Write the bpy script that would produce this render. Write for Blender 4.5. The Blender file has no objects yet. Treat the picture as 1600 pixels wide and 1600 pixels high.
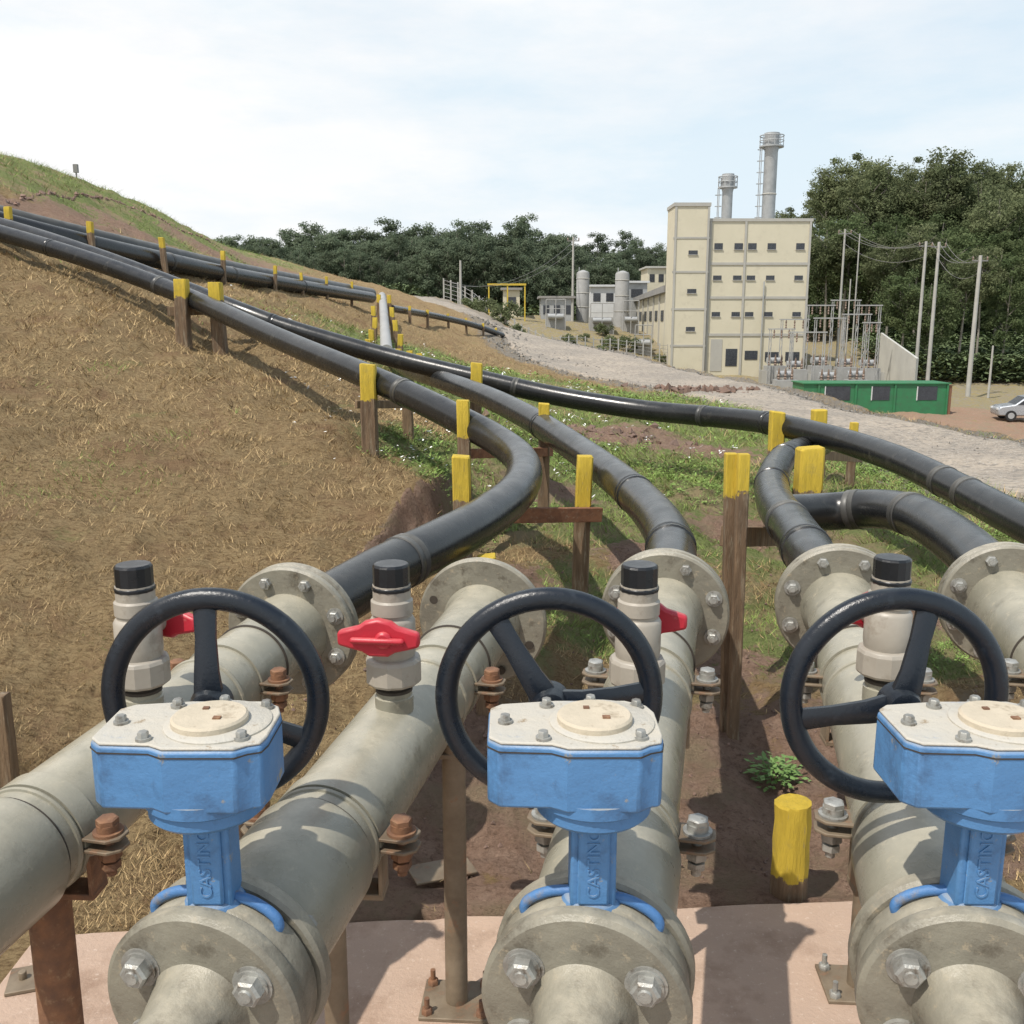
import bpy, math, random
import numpy as np
from mathutils import Vector, Matrix
random.seed(7); rng=np.random.default_rng(7)
COL=bpy.context.scene.collection
R=math.radians
# ------------------------------------------------------------ camera model
CZ=1.65; SP,CP=math.sin(math.atan(.2)),math.cos(math.atan(.2))
def at(px,py,d):
    x=(px-800)/1500*d; y=(800-py)/1500*d
    return Vector((x, d*CP+y*SP, CZ-d*SP+y*CP))
cam=bpy.data.cameras.new('camera'); cam.lens=33.75; cam.sensor_width=36; cam.clip_start=.05; cam.clip_end=4000
co=bpy.data.objects.new('camera',cam); COL.objects.link(co); co.location=(0,0,CZ); co.rotation_euler=(math.pi/2-math.atan(.2),0,0)
bpy.context.scene.camera=co
# ------------------------------------------------------------ materials
def ND(nt,t,**k):
    n=nt.nodes.new(t)
    for a,b in k.items(): setattr(n,a,b)
    return n
def mixc(nt,fac,a,b):
    m=ND(nt,'ShaderNodeMix',data_type='RGBA')
    for s,v in ((0,fac),(6,a),(7,b)):
        if isinstance(v,bpy.types.NodeSocket): nt.links.new(v,m.inputs[s])
        elif s==0: m.inputs[0].default_value=v
        else: m.inputs[s].default_value=(*v,1)
    return m.outputs[2]
def ramp(nt,src,a,b):
    m=ND(nt,'ShaderNodeMapRange'); m.inputs[1].default_value=a; m.inputs[2].default_value=b
    nt.links.new(src,m.inputs[0]); return m.outputs[0]
def noise(nt,vec,scale,detail=6,rough=.6):
    n=ND(nt,'ShaderNodeTexNoise'); n.inputs['Scale'].default_value=scale; n.inputs['Detail'].default_value=detail; n.inputs['Roughness'].default_value=rough
    if vec: nt.links.new(vec,n.inputs['Vector'])
    return n.outputs[0]
def mat(name,c1,c2=None,scale=8,rough=.6,metal=0,spots=None,spot_scale=20,spot=(.55,.7),spots2=None,spot2_scale=40,spot2=(.62,.66),dust=None,dustr=(.5,1.0),bump=.1,bscale=60,coord='Object',rand=0,stretch=None,spec=.5,paint=None):
    m=bpy.data.materials.new(name); m.use_nodes=True; nt=m.node_tree; b=nt.nodes['Principled BSDF']
    tc=ND(nt,'ShaderNodeTexCoord'); vec=tc.outputs[coord]; raw=vec
    if stretch:
        mp=ND(nt,'ShaderNodeMapping'); mp.inputs['Scale'].default_value=stretch; nt.links.new(vec,mp.inputs[0]); vec=mp.outputs[0]
    c2=c2 or tuple(x*.7 for x in c1)
    col=mixc(nt,ramp(nt,noise(nt,vec,scale),.35,.65),c1,c2)
    if spots: col=mixc(nt,ramp(nt,noise(nt,vec,spot_scale,8,.7),*spot),col,spots)
    if spots2: col=mixc(nt,ramp(nt,noise(nt,vec,spot2_scale,8,.75),*spot2),col,spots2)
    if paint:
        a=ND(nt,'ShaderNodeAttribute',attribute_name='paint'); ad=ND(nt,'ShaderNodeMath',operation='MULTIPLY_ADD'); nt.links.new(noise(nt,raw,26,6,.7),ad.inputs[0]); ad.inputs[1].default_value=.10; nt.links.new(a.outputs[2],ad.inputs[2])
        sub=ND(nt,'ShaderNodeMath',operation='SUBTRACT'); nt.links.new(ad.outputs[0],sub.inputs[0]); sub.inputs[1].default_value=.55
        pf=ramp(nt,sub.outputs[0],-.003,.003)
        yc=mixc(nt,ramp(nt,noise(nt,vec,12),.35,.65),paint,tuple(x*.8 for x in paint)); yc=mixc(nt,ramp(nt,noise(nt,vec,26,8,.75),.60,.67),yc,(.34,.26,.11)); yc=mixc(nt,ramp(nt,noise(nt,raw,9,6,.7),.56,.72),yc,(.40,.30,.06))
        col=mixc(nt,pf,col,yc)
    if dust:
        g=ND(nt,'ShaderNodeNewGeometry'); sx=ND(nt,'ShaderNodeSeparateXYZ'); nt.links.new(g.outputs['Normal'],sx.inputs[0])
        f=ramp(nt,sx.outputs[2],*dustr); mu=ND(nt,'ShaderNodeMath',operation='MULTIPLY'); nt.links.new(f,mu.inputs[0])
        nt.links.new(ramp(nt,noise(nt,vec,scale*2.3,8,.7),.3,.62),mu.inputs[1]); col=mixc(nt,mu.outputs[0],col,dust)
    if rand:
        oi=ND(nt,'ShaderNodeObjectInfo'); h=ND(nt,'ShaderNodeHueSaturation'); nt.links.new(col,h.inputs['Color'])
        mr=ND(nt,'ShaderNodeMapRange'); mr.inputs[3].default_value=1-rand; mr.inputs[4].default_value=1+rand; nt.links.new(oi.outputs['Random'],mr.inputs[0]); nt.links.new(mr.outputs[0],h.inputs['Value'])
        col=h.outputs[0]
    nt.links.new(col,b.inputs['Base Color'])
    b.inputs['Metallic'].default_value=metal; b.inputs['Specular IOR Level'].default_value=spec
    mr=ND(nt,'ShaderNodeMapRange'); mr.inputs[3].default_value=max(.05,rough-.16); mr.inputs[4].default_value=min(1,rough+.2)
    nt.links.new(noise(nt,vec,scale*3),mr.inputs[0]); nt.links.new(mr.outputs[0],b.inputs['Roughness'])
    if bump:
        bn=ND(nt,'ShaderNodeBump'); bn.inputs['Strength'].default_value=bump; bn.inputs['Distance'].default_value=.01
        nt.links.new(noise(nt,vec,bscale,6,.7),bn.inputs['Height']); nt.links.new(bn.outputs[0],b.inputs['Normal'])
    return m
M={}
M['grp']=mat('grp_pipe',(.295,.28,.22),(.215,.205,.16),4,.27,spots=(.13,.12,.09),spot_scale=9,spot=(.55,.74),spots2=(.42,.37,.27),spot2_scale=26,spot2=(.58,.72),dust=(.50,.455,.35),dustr=(.6,1.25),bump=.12,bscale=55)
M['grpf']=mat('grp_flange',(.25,.235,.185),(.165,.152,.12),9,.36,spots=(.085,.072,.052),spot_scale=17,spot=(.55,.70),spots2=(.36,.30,.21),spot2_scale=40,spot2=(.58,.70),dust=(.45,.405,.31),dustr=(.4,1.2),bump=.3,bscale=45)
M['groove']=mat('dark_groove',(.05,.04,.03),None,20,.8)
M['blue']=mat('blue_paint',(.07,.19,.385),(.088,.225,.44),5,.42,spots=(.045,.10,.20),spot_scale=11,spot=(.53,.72),spots2=(.27,.25,.21),spot2_scale=28,spot2=(.61,.67),dust=(.33,.34,.33),dustr=(.4,1.0),bump=.22,bscale=60)
M['bluecast']=mat('blue_casting',(.055,.15,.34),(.075,.20,.42),10,.5,spots=(.22,.19,.15),spot_scale=22,spot=(.55,.70),bump=.3)
M['lid']=mat('worn_lid',(.52,.475,.39),(.45,.435,.39),9,.65,spots=(.19,.27,.40),spot_scale=9,spot=(.60,.70),spots2=(.27,.20,.12),spot2_scale=26,spot2=(.60,.68),bump=.4,bscale=80)
M['disc']=mat('dusty_disc',(.58,.50,.38),(.47,.41,.31),14,.7,spots=(.25,.19,.12),spot_scale=22,spot=(.56,.72),bump=.3,bscale=110)
M['wheel']=mat('black_enamel',(.009,.013,.020),(.006,.009,.014),10,.28,spots=(.03,.038,.05),spot_scale=24,spot=(.58,.75),dust=(.07,.08,.085),dustr=(.7,1.3),bump=.18,bscale=45)
M['black']=mat('black_polyethylene',(.012,.013,.014),(.020,.021,.021),3,.25,spots=(.085,.08,.068),spot_scale=8,spot=(.58,.82),dust=(.10,.10,.095),dustr=(.6,1.3),bump=.10,bscale=22)
M['blackd']=mat('dusty_polyethylene',(.035,.036,.036),(.06,.058,.052),3,.4,dust=(.18,.175,.155),dustr=(.4,1.1),bump=.05,bscale=25)
M['cap']=mat('black_plastic_cap',(.010,.011,.013),None,9,.3,dust=(.10,.10,.10),dustr=(.85,1.2))
M['pvc']=mat('beige_pvc',(.37,.335,.28),(.30,.27,.225),10,.42,spots=(.20,.165,.125),spot_scale=14,spot=(.53,.72),bump=.08)
M['red']=mat('red_plastic',(.50,.022,.04),(.40,.02,.035),10,.4,spots=(.55,.2,.17),spot_scale=20,spot=(.60,.78),dust=(.58,.16,.15),dustr=(.6,1.2),bump=.08)
M['galv']=mat('galvanised_bolt',(.40,.40,.37),(.25,.245,.225),30,.42,.4,spots=(.14,.115,.09),spot_scale=50,spot=(.53,.68),bump=.2)
M['rust']=mat('rusty_steel',(.25,.125,.065),(.15,.08,.05),28,.75,.1,spots=(.36,.24,.14),spot_scale=50,spot=(.55,.75),bump=.3)
M['leg']=mat('weathered_steel',(.25,.20,.14),(.16,.12,.08),12,.6,.2,spots=(.26,.14,.08),spot_scale=22,spot=(.55,.7),bump=.2)
M['slab']=mat('pink_concrete',(.50,.36,.27),(.41,.30,.23),1.8,.9,spots=(.28,.185,.13),spot_scale=4,spot=(.50,.72),spots2=(.58,.46,.37),spot2_scale=55,spot2=(.57,.68),bump=.5,bscale=80)
WD=dict(scale=9,rough=.85,spots=(.32,.27,.19),spot_scale=14,spot=(.52,.72),bump=.7,bscale=40,stretch=(4,4,.5))
M['wood']=mat('weathered_wood',(.22,.145,.085),(.115,.075,.045),paint=(.60,.43,.045),**WD)
M['barewood']=mat('bare_wood',(.24,.16,.09),(.13,.085,.05),**WD)
M['woodred']=mat('reddish_wood',(.31,.14,.07),(.20,.09,.05),9,.85,spots=(.36,.25,.16),spot_scale=14,spot=(.55,.72),bump=.5,bscale=40,stretch=(.6,4,4))
M['yellow']=mat('yellow_paint',(.62,.45,.05),None,12,.6)
M['rock']=mat('red_rubble',(.25,.16,.12),(.17,.115,.09),4,.95,bump=.5,bscale=12,rand=.2)
M['gstone']=mat('grey_stone',(.28,.26,.23),(.18,.165,.145),4,.95,bump=.5,bscale=12,rand=.2)
M['cream']=mat('cream_wall',(.58,.535,.41),(.54,.50,.38),.5,.85,spots=(.43,.39,.30),spot_scale=1.3,spot=(.54,.85),bump=.02,bscale=5)
M['trim']=mat('grey_concrete_trim',(.41,.40,.36),(.36,.35,.32),.8,.85,bump=.05,bscale=5)
M['glass']=mat('dark_window',(.05,.055,.065),None,2,.25,bump=0)
M['wframe']=mat('window_frame',(.42,.41,.38),None,3,.6,bump=0)
M['steel']=mat('grey_steel',(.40,.41,.41),(.31,.32,.32),1.5,.5,.2,bump=.03,bscale=4)
M['fsteel']=mat('faded_steel',(.36,.36,.35),(.30,.30,.29),1.5,.7,bump=0)
M['white']=mat('white_sheet',(.60,.61,.61),(.52,.53,.53),1,.6,bump=0)
M['concpole']=mat('concrete_pole',(.42,.41,.38),(.34,.33,.30),1,.85,bump=0)
M['dsteel']=mat('dark_steel',(.20,.20,.20),(.24,.23,.21),2,.6,.2,bump=0)
M['green']=mat('green_paint',(.03,.19,.075),(.035,.15,.065),2,.55,spots=(.07,.11,.07),spot_scale=4,spot=(.56,.78),bump=0)
M['roofdark']=mat('dark_roof',(.22,.215,.21),(.28,.27,.25),1,.8,bump=0)
M['wallw']=mat('pale_wall',(.54,.53,.48),(.46,.45,.41),.6,.85,bump=0)
M['carp']=mat('silver_car_paint',(.42,.44,.46),(.40,.42,.44),3,.25,.5,bump=0)
M['tyre']=mat('tyre_rubber',(.02,.02,.02),None,3,.8,bump=0)
M['bark']=mat('pale_bark',(.27,.25,.21),(.18,.16,.13),2,.9,bump=.2,bscale=8,rand=.2)
M['insul']=mat('insulator',(.24,.17,.13),None,3,.4,bump=0)
M['weed']=mat('weed_leaf',(.12,.22,.05),(.16,.26,.08),12,.6,bump=0)
def foliage(name,a,b,sc=.35,rand=.2):
    m=mat(name,a,b,sc,.85,bump=0,rand=rand,spec=.08); nt=m.node_tree; bs=nt.nodes['Principled BSDF']; out=nt.nodes['Material Output']
    tr=ND(nt,'ShaderNodeBsdfTranslucent'); nt.links.new(bs.inputs['Base Color'].links[0].from_socket,tr.inputs[0]); mx=ND(nt,'ShaderNodeMixShader'); mx.inputs[0].default_value=.42
    nt.links.new(bs.outputs[0],mx.inputs[1]); nt.links.new(tr.outputs[0],mx.inputs[2]); nt.links.new(mx.outputs[0],out.inputs[0]); return m
M['leafA']=foliage('dark_foliage',(.105,.145,.065),(.15,.18,.085))
M['leafB']=foliage('olive_foliage',(.14,.17,.085),(.19,.21,.11))
M['leafC']=foliage('hazed_far_foliage',(.12,.16,.10),(.16,.19,.125))  # paler, greyer leaf colour carries painted distance haze
def attrmat(name,rough=.85,spec=.1):
    m=bpy.data.materials.new(name); m.use_nodes=True; nt=m.node_tree; b=nt.nodes['Principled BSDF']
    a=ND(nt,'ShaderNodeAttribute',attribute_name='tint'); nt.links.new(a.outputs[0],b.inputs['Base Color'])
    b.inputs['Roughness'].default_value=rough; b.inputs['Specular IOR Level'].default_value=spec
    return m
M['blade']=attrmat('grass_blades')
# ------------------------------------------------------------ mesh builder
def frame(a):
    a=Vector(a).normalized(); h=Vector((0,0,1)) if abs(a.z)<.9 else Vector((1,0,0))
    u=h.cross(a).normalized(); v=a.cross(u); return u,v,a
class MB:
    def __init__(s): s.v=[]; s.f=[]; s.m=[]
    def add(s,vs,fs,m=0):
        o=len(s.v); s.v+= [tuple(x) for x in vs]; s.f+=[tuple(i+o for i in f) for f in fs]; s.m+=[m]*len(fs); return s
    def box(s,c,sz,m=0,Rm=None,top=1.0):
        x,y,z=(k/2 for k in sz); P=[Vector((a*x*(top if q>0 else 1),b*y*(top if q>0 else 1),q*z)) for q in(-1,1) for a,b in((-1,-1),(1,-1),(1,1),(-1,1))]
        if Rm: P=[Rm@p for p in P]
        c=Vector(c); return s.add([p+c for p in P],[(3,2,1,0),(4,5,6,7),(0,1,5,4),(1,2,6,5),(2,3,7,6),(3,0,4,7)],m)
    def lathe(s,prof,o,axis,n=32,m=0,capa=True,capb=True):
        u,v,a=frame(axis); o=Vector(o); vs=[];fs=[]
        for r,h in prof:
            for i in range(n):
                t=2*math.pi*i/n; vs.append(o+a*h+(u*math.cos(t)+v*math.sin(t))*r)
        for j in range(len(prof)-1):
            for i in range(n):
                k=(i+1)%n; fs.append((j*n+i,j*n+k,(j+1)*n+k,(j+1)*n+i))
        if capa: fs.append(tuple(reversed(range(n))))
        if capb: fs.append(tuple(range((len(prof)-1)*n,len(prof)*n)))
        return s.add(vs,fs,m)
    def cyl(s,p0,p1,r0,r1=None,n=24,m=0):
        p0,p1=Vector(p0),Vector(p1); L=(p1-p0).length
        return s.lathe([(r0,0),(r0 if r1 is None else r1,L)],p0,p1-p0,n,m)
    def hexb(s,c,axis,r,h,m=0):
        return s.lathe([(r,-.001),(r,h*.8),(r*.82,h)],c,axis,6,m)
    def tube(s,pts,r,n=16,m=0,caps=True):
        vs=[];fs=[];u=None
        for i,p in enumerate(pts):
            t=(pts[min(i+1,len(pts)-1)]-pts[max(i-1,0)]).normalized()
            if u is None: u=frame(t)[0]
            u=(u-t*u.dot(t)).normalized(); w=t.cross(u); rr=r[i] if hasattr(r,'__len__') else r
            for k in range(n):
                a=2*math.pi*k/n; vs.append(p+(u*math.cos(a)+w*math.sin(a))*rr)
        for j in range(len(pts)-1):
            for i in range(n):
                k=(i+1)%n; fs.append((j*n+i,j*n+k,(j+1)*n+k,(j+1)*n+i))
        if caps: fs.append(tuple(reversed(range(n)))); fs.append(tuple(range((len(pts)-1)*n,len(pts)*n)))
        return s.add(vs,fs,m)
    def torus(s,c,axis,Rr,r,n=56,k=14,m=0,sq=1.0):
        u,v,a=frame(axis); c=Vector(c); vs=[];fs=[]
        for i in range(n):
            t=2*math.pi*i/n; d=u*math.cos(t)+v*math.sin(t)
            for j in range(k):
                q=2*math.pi*j/k; vs.append(c+d*(Rr+r*math.cos(q))+a*(r*sq*math.sin(q)))
        for i in range(n):
            for j in range(k): fs.append((i*k+j,((i+1)%n)*k+j,((i+1)%n)*k+(j+1)%k,i*k+(j+1)%k))
        return s.add(vs,fs,m)
    def prism(s,poly,o,ex,ey,ez,h,m=0):
        o,ex,ey,ez=map(Vector,(o,ex,ey,ez)); n=len(poly)
        vs=[o+ex*x+ey*y for x,y in poly]+[o+ex*x+ey*y+ez*h for x,y in poly]
        return s.add(vs,[tuple(reversed(range(n))),tuple(range(n,2*n))]+[(i,(i+1)%n,(i+1)%n+n,i+n) for i in range(n)],m)
    def build(s,name,mats,parent=None,world=False,smooth=True,bevel=0,loc=None,ang=38,paint=None):
        off=Vector((0,0,0))
        if world and parent: off=Vector(parent.location)
        if loc is not None: off=off+Vector(loc)
        me=bpy.data.meshes.new(name); me.from_pydata([tuple(Vector(v)-off) for v in s.v],[],s.f)
        for x in (mats if isinstance(mats,(list,tuple)) else [mats]): me.materials.append(M[x])
        me.polygons.foreach_set('material_index',s.m); me.update()
        import bmesh
        b=bmesh.new(); b.from_mesh(me); bmesh.ops.recalc_face_normals(b,faces=b.faces); b.to_mesh(me); b.free()
        if paint is not None:
            a=me.attributes.new('paint','FLOAT','POINT'); a.data.foreach_set('value',np.array(paint,dtype=np.float32))
        if smooth: me.shade_smooth(); me.set_sharp_from_angle(angle=R(ang))
        o=bpy.data.objects.new(name,me); COL.objects.link(o)
        if parent: o.parent=parent
        if loc is not None: o.location=Vector(loc)
        if bevel:
            bv=o.modifiers.new('bevel','BEVEL'); bv.width=bevel; bv.segments=2; bv.limit_method='ANGLE'; bv.angle_limit=R(35)
        return o
def tag(o,label,cat,group=None):
    o['label']=label; o['category']=cat
    if group: o['group']=group
    return o
def thing(name,loc,label,cat,group=None,rz=0):
    o=bpy.data.objects.new(name,None); COL.objects.link(o); o.location=loc; o.rotation_euler=(0,0,rz); o.empty_display_size=.1
    return tag(o,label,cat,group)
def copy_tree(o,parent=None):
    c=o.copy(); COL.objects.link(c); c.parent=parent
    for ch in list(o.children): copy_tree(ch,c)
    return c
def dup(o,loc,label=None,rz=None,group=None,sc=None):
    c=copy_tree(o); c.location=loc
    if label: c['label']=label
    if group: c['group']=group
    if rz is not None: c.rotation_euler=(0,0,rz)
    if sc: c.scale=sc if hasattr(sc,'__len__') else (sc,)*3
    return c
def crom(P,step=6):
    P=[Vector(p) for p in P]; P=[P[0]*2-P[1]]+P+[P[-1]*2-P[-2]]; out=[]
    for i in range(1,len(P)-2):
        a,b,c,d=P[i-1:i+3]
        for k in range(step):
            t=k/step; out.append(.5*((2*b)+(c-a)*t+(2*a-5*b+4*c-d)*t*t+(3*b-a-3*c+d)*t**3))
    out.append(P[-2]); return out
# ------------------------------------------------------------ terrain
def vnoise(x,y,seed=0):
    xi=np.floor(x).astype(np.int64); yi=np.floor(y).astype(np.int64); fx=x-xi; fy=y-yi
    def h(a,b):
        n=(a*374761393+b*668265263+seed*1442695041)&0x7fffffff; n=((n^(n>>13))*1274126177)&0x7fffffff; return ((n^(n>>16))&0xffff)/65535.
    sx=fx*fx*(3-2*fx); sy=fy*fy*(3-2*fy)
    return (h(xi,yi)*(1-sx)+h(xi+1,yi)*sx)*(1-sy)+(h(xi,yi+1)*(1-sx)+h(xi+1,yi+1)*sx)*sy-.5
PIX=[(0,1450,2.7),(70,1440,2.7),(0,1300,3.0),(0,1000,3.8),(0,850,4.7),(0,700,6),(0,550,8),(0,400,10.5),(300,1300,2.95),(300,1100,3.4),(300,900,4.4),(300,700,6.5),(300,560,8.6),
(283,540,9.2),(335,553,9.4),(575,765,6.0),(636,690,7.3),(450,850,5),(600,850,5.2),(450,650,7.2),(450,540,10),(560,600,11),(670,790,5.6),(735,835,6),(650,1000,4),(500,1100,3.5),(500,1350,2.9),
(800,870,5.7),(900,1050,4.4),(1000,800,7.2),(1150,1000,5),(1200,1250,3.4),(1170,1200,3.6),(1500,950,5.5),(1500,820,8),(1300,700,12),(950,680,11),(800,600,15),(700,560,19),(600,540,17),(1000,1300,3.05),
(450,480,14),(140,400,13),(250,425,14.5),(350,445,16.5),(510,467,21),(100,450,9.8),(0,300,15),(0,240,20),(120,283,24),(250,360,20),(250,335,28),(400,400,36),(400,425,26),(500,430,43),(580,450,50),(560,463,30),
(650,520,24),(750,500,40),(800,545,32),(850,575,27),(1600,775,9.8),(1600,692,14),(1400,656,16.6),(1400,725,12.5),(1300,634,18.8),(1200,603,23),(1120,612,21),(1000,560,33),(800,525,55),(700,470,80),(620,462,85),(900,540,42),(990,592,26)]
RAW=[(-16,30,5),(-25,45,4.5),(-15,60,3.5),(-60,120,4),(-20,110,4),(-15,10,6),(-8,5,3),(-4,2,1),(-3,0,.5),(-6,0,1.5),(-20,20,7),(8.5,10,-.2),(9,5,-.1),(3,2,0),(5,5,0),(4,0,0),(0,-3,0),(-1,0,0),(1,1,0),(0,2.2,0),(-1.2,1.5,0),(10,40,0),(8,70,1.5)]
CT=np.array([tuple(at(*p)) for p in PIX]+RAW)
def warp(x,y): return np.stack([3.2*x/(np.abs(y)+3),1.9*np.log(np.maximum(y,-3.5)+5)],-1)
def tps(C,Z):
    n=len(C); r=np.linalg.norm(C[:,None]-C[None],axis=-1); K=np.where(r>0,r*r*np.log(r+1e-9),0)+np.eye(n)*2e-4
    Pm=np.c_[np.ones(n),C]; A=np.zeros((n+3,n+3)); A[:n,:n]=K; A[:n,n:]=Pm; A[n:,:n]=Pm.T
    w=np.linalg.solve(A,np.r_[Z,0,0,0])
    def f(Q):
        out=np.empty(len(Q))
        for i in range(0,len(Q),20000):
            q=Q[i:i+20000]; r=np.linalg.norm(q[:,None]-C[None],axis=-1); out[i:i+20000]=(r*r*np.log(r+1e-9))@w[:n]+w[n]+q@w[n+1:]
        return out
    return f
upf=tps(warp(CT[:,0],CT[:,1]),CT[:,2])
LOW=np.array([(8,5,-4),(8,15,-4),(12,25,-4.5),(12,45,-4.8),(17,61,-4.2),(30,64,-4.4),(30,48,-5.2),(45,60,-5),(17,87,-3),(27,87,-3.2),(12,95,-.2),(8,100,1.2),(0,110,2),(-10,100,3),(40,98,-3.2),(52,92,-3.8),(48,112,-.5),(70,130,3),(45,135,3),(70,165,11),(40,165,9),(0,160,3),(20,130,0),(-50,170,3),(40,20,-4.5),(80,60,-3),(100,120,4)],float)
lowf=tps(LOW[:,:2]/40,LOW[:,2])
EY=[-5,5,11,13.8,16.4,18.5,22.6,32.6,42,55,70,88,110]; EX=[7.6,7.6,7.5,7.45,6.7,6.3,6.1,4.6,2.9,1.0,-2.6,-7.6,-16]
LY=[-5,5,9.7,12.4,15.8,20.7,25.7,29.6,35.5,49,67,84,110]; LX=[5.9,5.9,5.0,4.7,4.4,3.5,2.0,.4,-.4,-1.9,-6.2,-12.5,-22]
sst=lambda a,b,x:(lambda t:t*t*(3-2*t))(np.clip((x-a)/(b-a),0,1))
BA,BB=at(697,752,6.6),at(545,880,4.6)
def bank(X,Y):
    dx,dy=BB.x-BA.x,BB.y-BA.y; L=math.hypot(dx,dy); t=((X-BA.x)*dx+(Y-BA.y)*dy)/L/L; s=((X-BA.x)*(-dy)+(Y-BA.y)*dx)/L  # s>0: gully side
    return t,s+vnoise(X*4,Y*4,51)*.16+vnoise(X*11,Y*11,52)*.06
def Hn(X,Y,micro=True):
    X=np.asarray(X,float); Y=np.asarray(Y,float)
    u=np.clip(upf(warp(X,np.minimum(Y,120))),-2,9)
    l=np.clip(lowf(np.stack([X,np.minimum(Y,180)],-1)/40),-6,14)
    w=sst(.2,6.,X-np.interp(Y,EY,EX)); z=u*(1-w)+l*w
    z=z*(1-sst(185,260,Y))+5*sst(185,260,Y)
    t,s=bank(X,Y); fade=sst(-.25,.15,t)*(1-sst(.8,1.2,t))
    z=z+fade*(.09*sst(-.7,-.02,s)*(1-sst(-.02,.10,s))-.13*sst(-.02,.10,s)*(1-sst(.25,.9,s)))
    if micro:
        rd=roadm(X,Y,.3); sl=(X>-1.5)*(X<3.2)*(Y<2.6)
        a=(1-rd*.85)*(1-sl*.8)*sst(0,1,Y+3)
        z=z+a*(vnoise(X*1.3,Y*1.3,1)*.14+vnoise(X*4,Y*4,2)*.075+vnoise(X*13,Y*13,3)*.04+vnoise(X*37,Y*37,4)*.018)
        z=z+sst(14,40,Y)*vnoise(X*.35,Y*.35,5)*.35*(1-rd)
    return z
def roadm(X,Y,s=.2):
    return sst(-s,s,X-np.interp(Y,LY,LX))*sst(-s,s,np.interp(Y,EY,EX)-X)*(Y<100)
def H(x,y): return float(Hn(np.array([x]),np.array([y]))[0])
SLA=Vector((-1.30,2.351)); SLB=Vector((3.3,2.675))
def slabm(X,Y):
    ye=SLA.y+(X-SLA.x)*(SLB.y-SLA.y)/(SLB.x-SLA.x); return (X>SLA.x)*(Y<ye)
def blob(X,Y,L):
    s=np.zeros_like(X)
    for (px,py,d,r) in L:
        p=at(px,py,d); s=s+1.2*np.exp(-((X-p.x)**2+(Y-p.y)**2)/(r*r))
    return np.clip(s,0,1)
GREEN=[(950,750,8,1.3),(800,600,15,3.0),(720,580,17,2.),(850,640,12,1.5),(1000,690,11,1.8),(690,720,7.2,.6),(1300,720,11,2.2),(1500,850,7,1.2),(1500,750,10,1.6),(1090,900,5.2,.6),(880,930,5.2,.5),(1150,640,16,2.4),(1210,1165,3.7,.16),(1230,940,4.9,.5),(720,790,6.3,.3),(1120,760,8.5,1.2),(1420,960,4.9,.45),(1350,840,6.5,.8),(960,800,6.8,.7),
(0,262,18,2.2),(60,275,18,2.2),(-60,250,18,2.5),(130,298,20.5,2.2),(200,318,24,2.6),(280,345,29,3.0),(350,372,34,3),(0,240,21,2),(120,283,25,3),(780,1000,4.4,.22),(1560,960,5,.5),(860,590,17,2.5),(1000,1000,4.9,.3)]
DIRT=[(1150,1280,3.1,.5),(700,1330,2.9,.5),(1300,1180,3.5,.6),(900,1250,3.2,.45),(1480,1150,3.6,.55),(1050,1120,3.8,.4),(500,1330,2.95,.15),(700,1130,3.5,.2),(970,678,11,.8),(1080,608,21,1.4),(1150,612,21,1.2),(10,318,14.3,.8),(70,330,14.5,.8),(140,355,16,.9),(215,378,18,1.0),(330,403,22,1.5),(430,430,29,2),(850,600,19,.8),(940,1130,3.7,.3),(1180,800,7,.55),(1020,850,6,.45),(790,880,5.4,.35),(1100,700,10.5,.7),(1400,900,5.6,.4),(1130,1010,4.7,.3),(870,760,7.4,.4)]
nr,nc=480,410
Ys=np.concatenate([np.linspace(-3,1.6,20)[:-1],np.geomspace(1.6+2,330+2,nr-40)-2,np.geomspace(345,1500,21)]); nr=len(Ys)
us=np.linspace(-1,1,nc); us=np.sign(us)*np.abs(us)**1.15
Yg=np.repeat(Ys,nc); Xg=(us[None,:]*(4+.80*np.maximum(Ys,0))[:,None]).ravel()
Zg=Hn(Xg,Yg); Zg-=.22*roadm(Xg,Yg,.12)*(roadm(Xg,Yg,.05)>.5); Zg=np.where(slabm(Xg,Yg),np.minimum(Zg,-.06),Zg)
Zg=np.where(slabm(Xg,Yg-.25)&~slabm(Xg,Yg),Zg*.5-.01,Zg)
V=np.stack([Xg,Yg,Zg],-1)
idx=np.arange(nr*nc).reshape(nr,nc); F=np.stack([idx[:-1,:-1],idx[:-1,1:],idx[1:,1:],idx[1:,:-1]],-1).reshape(-1,4)
def npmesh(name,V,F,matn,attrs={}):
    me=bpy.data.meshes.new(name); me.vertices.add(len(V)); me.vertices.foreach_set('co',V.astype(np.float32).ravel())
    k=F.shape[1]; me.loops.add(F.size); me.loops.foreach_set('vertex_index',F.astype(np.int32).ravel())
    me.polygons.add(len(F)); me.polygons.foreach_set('loop_start',np.arange(0,F.size,k,dtype=np.int32))
    me.update(calc_edges=True)
    for n,a in attrs.items():
        at_=me.color_attributes.new(n,'FLOAT_COLOR','POINT'); at_.data.foreach_set('color',np.c_[a,np.ones(len(a))].astype(np.float32).ravel())
    me.materials.append(M[matn]); o=bpy.data.objects.new(name,me); COL.objects.link(o); return o
g=blob(Xg,Yg,GREEN); dd=blob(Xg,Yg,DIRT)*.8
bt,bs_=bank(Xg,Yg); bk=sst(-.3,.1,bt)*(1-sst(.85,1.2,bt))*sst(-.06,.0,bs_)*(1-sst(.12,.3,bs_)); dd=np.maximum(dd,bk)
ew=sst(.3,1.2,Xg-np.interp(Yg,EY,EX)); dd=np.maximum(dd,ew*np.where(Yg>66,.40,.66)); g=np.where(ew>.5,np.maximum(g*.2,.55*(Yg>66)),g)
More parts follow.
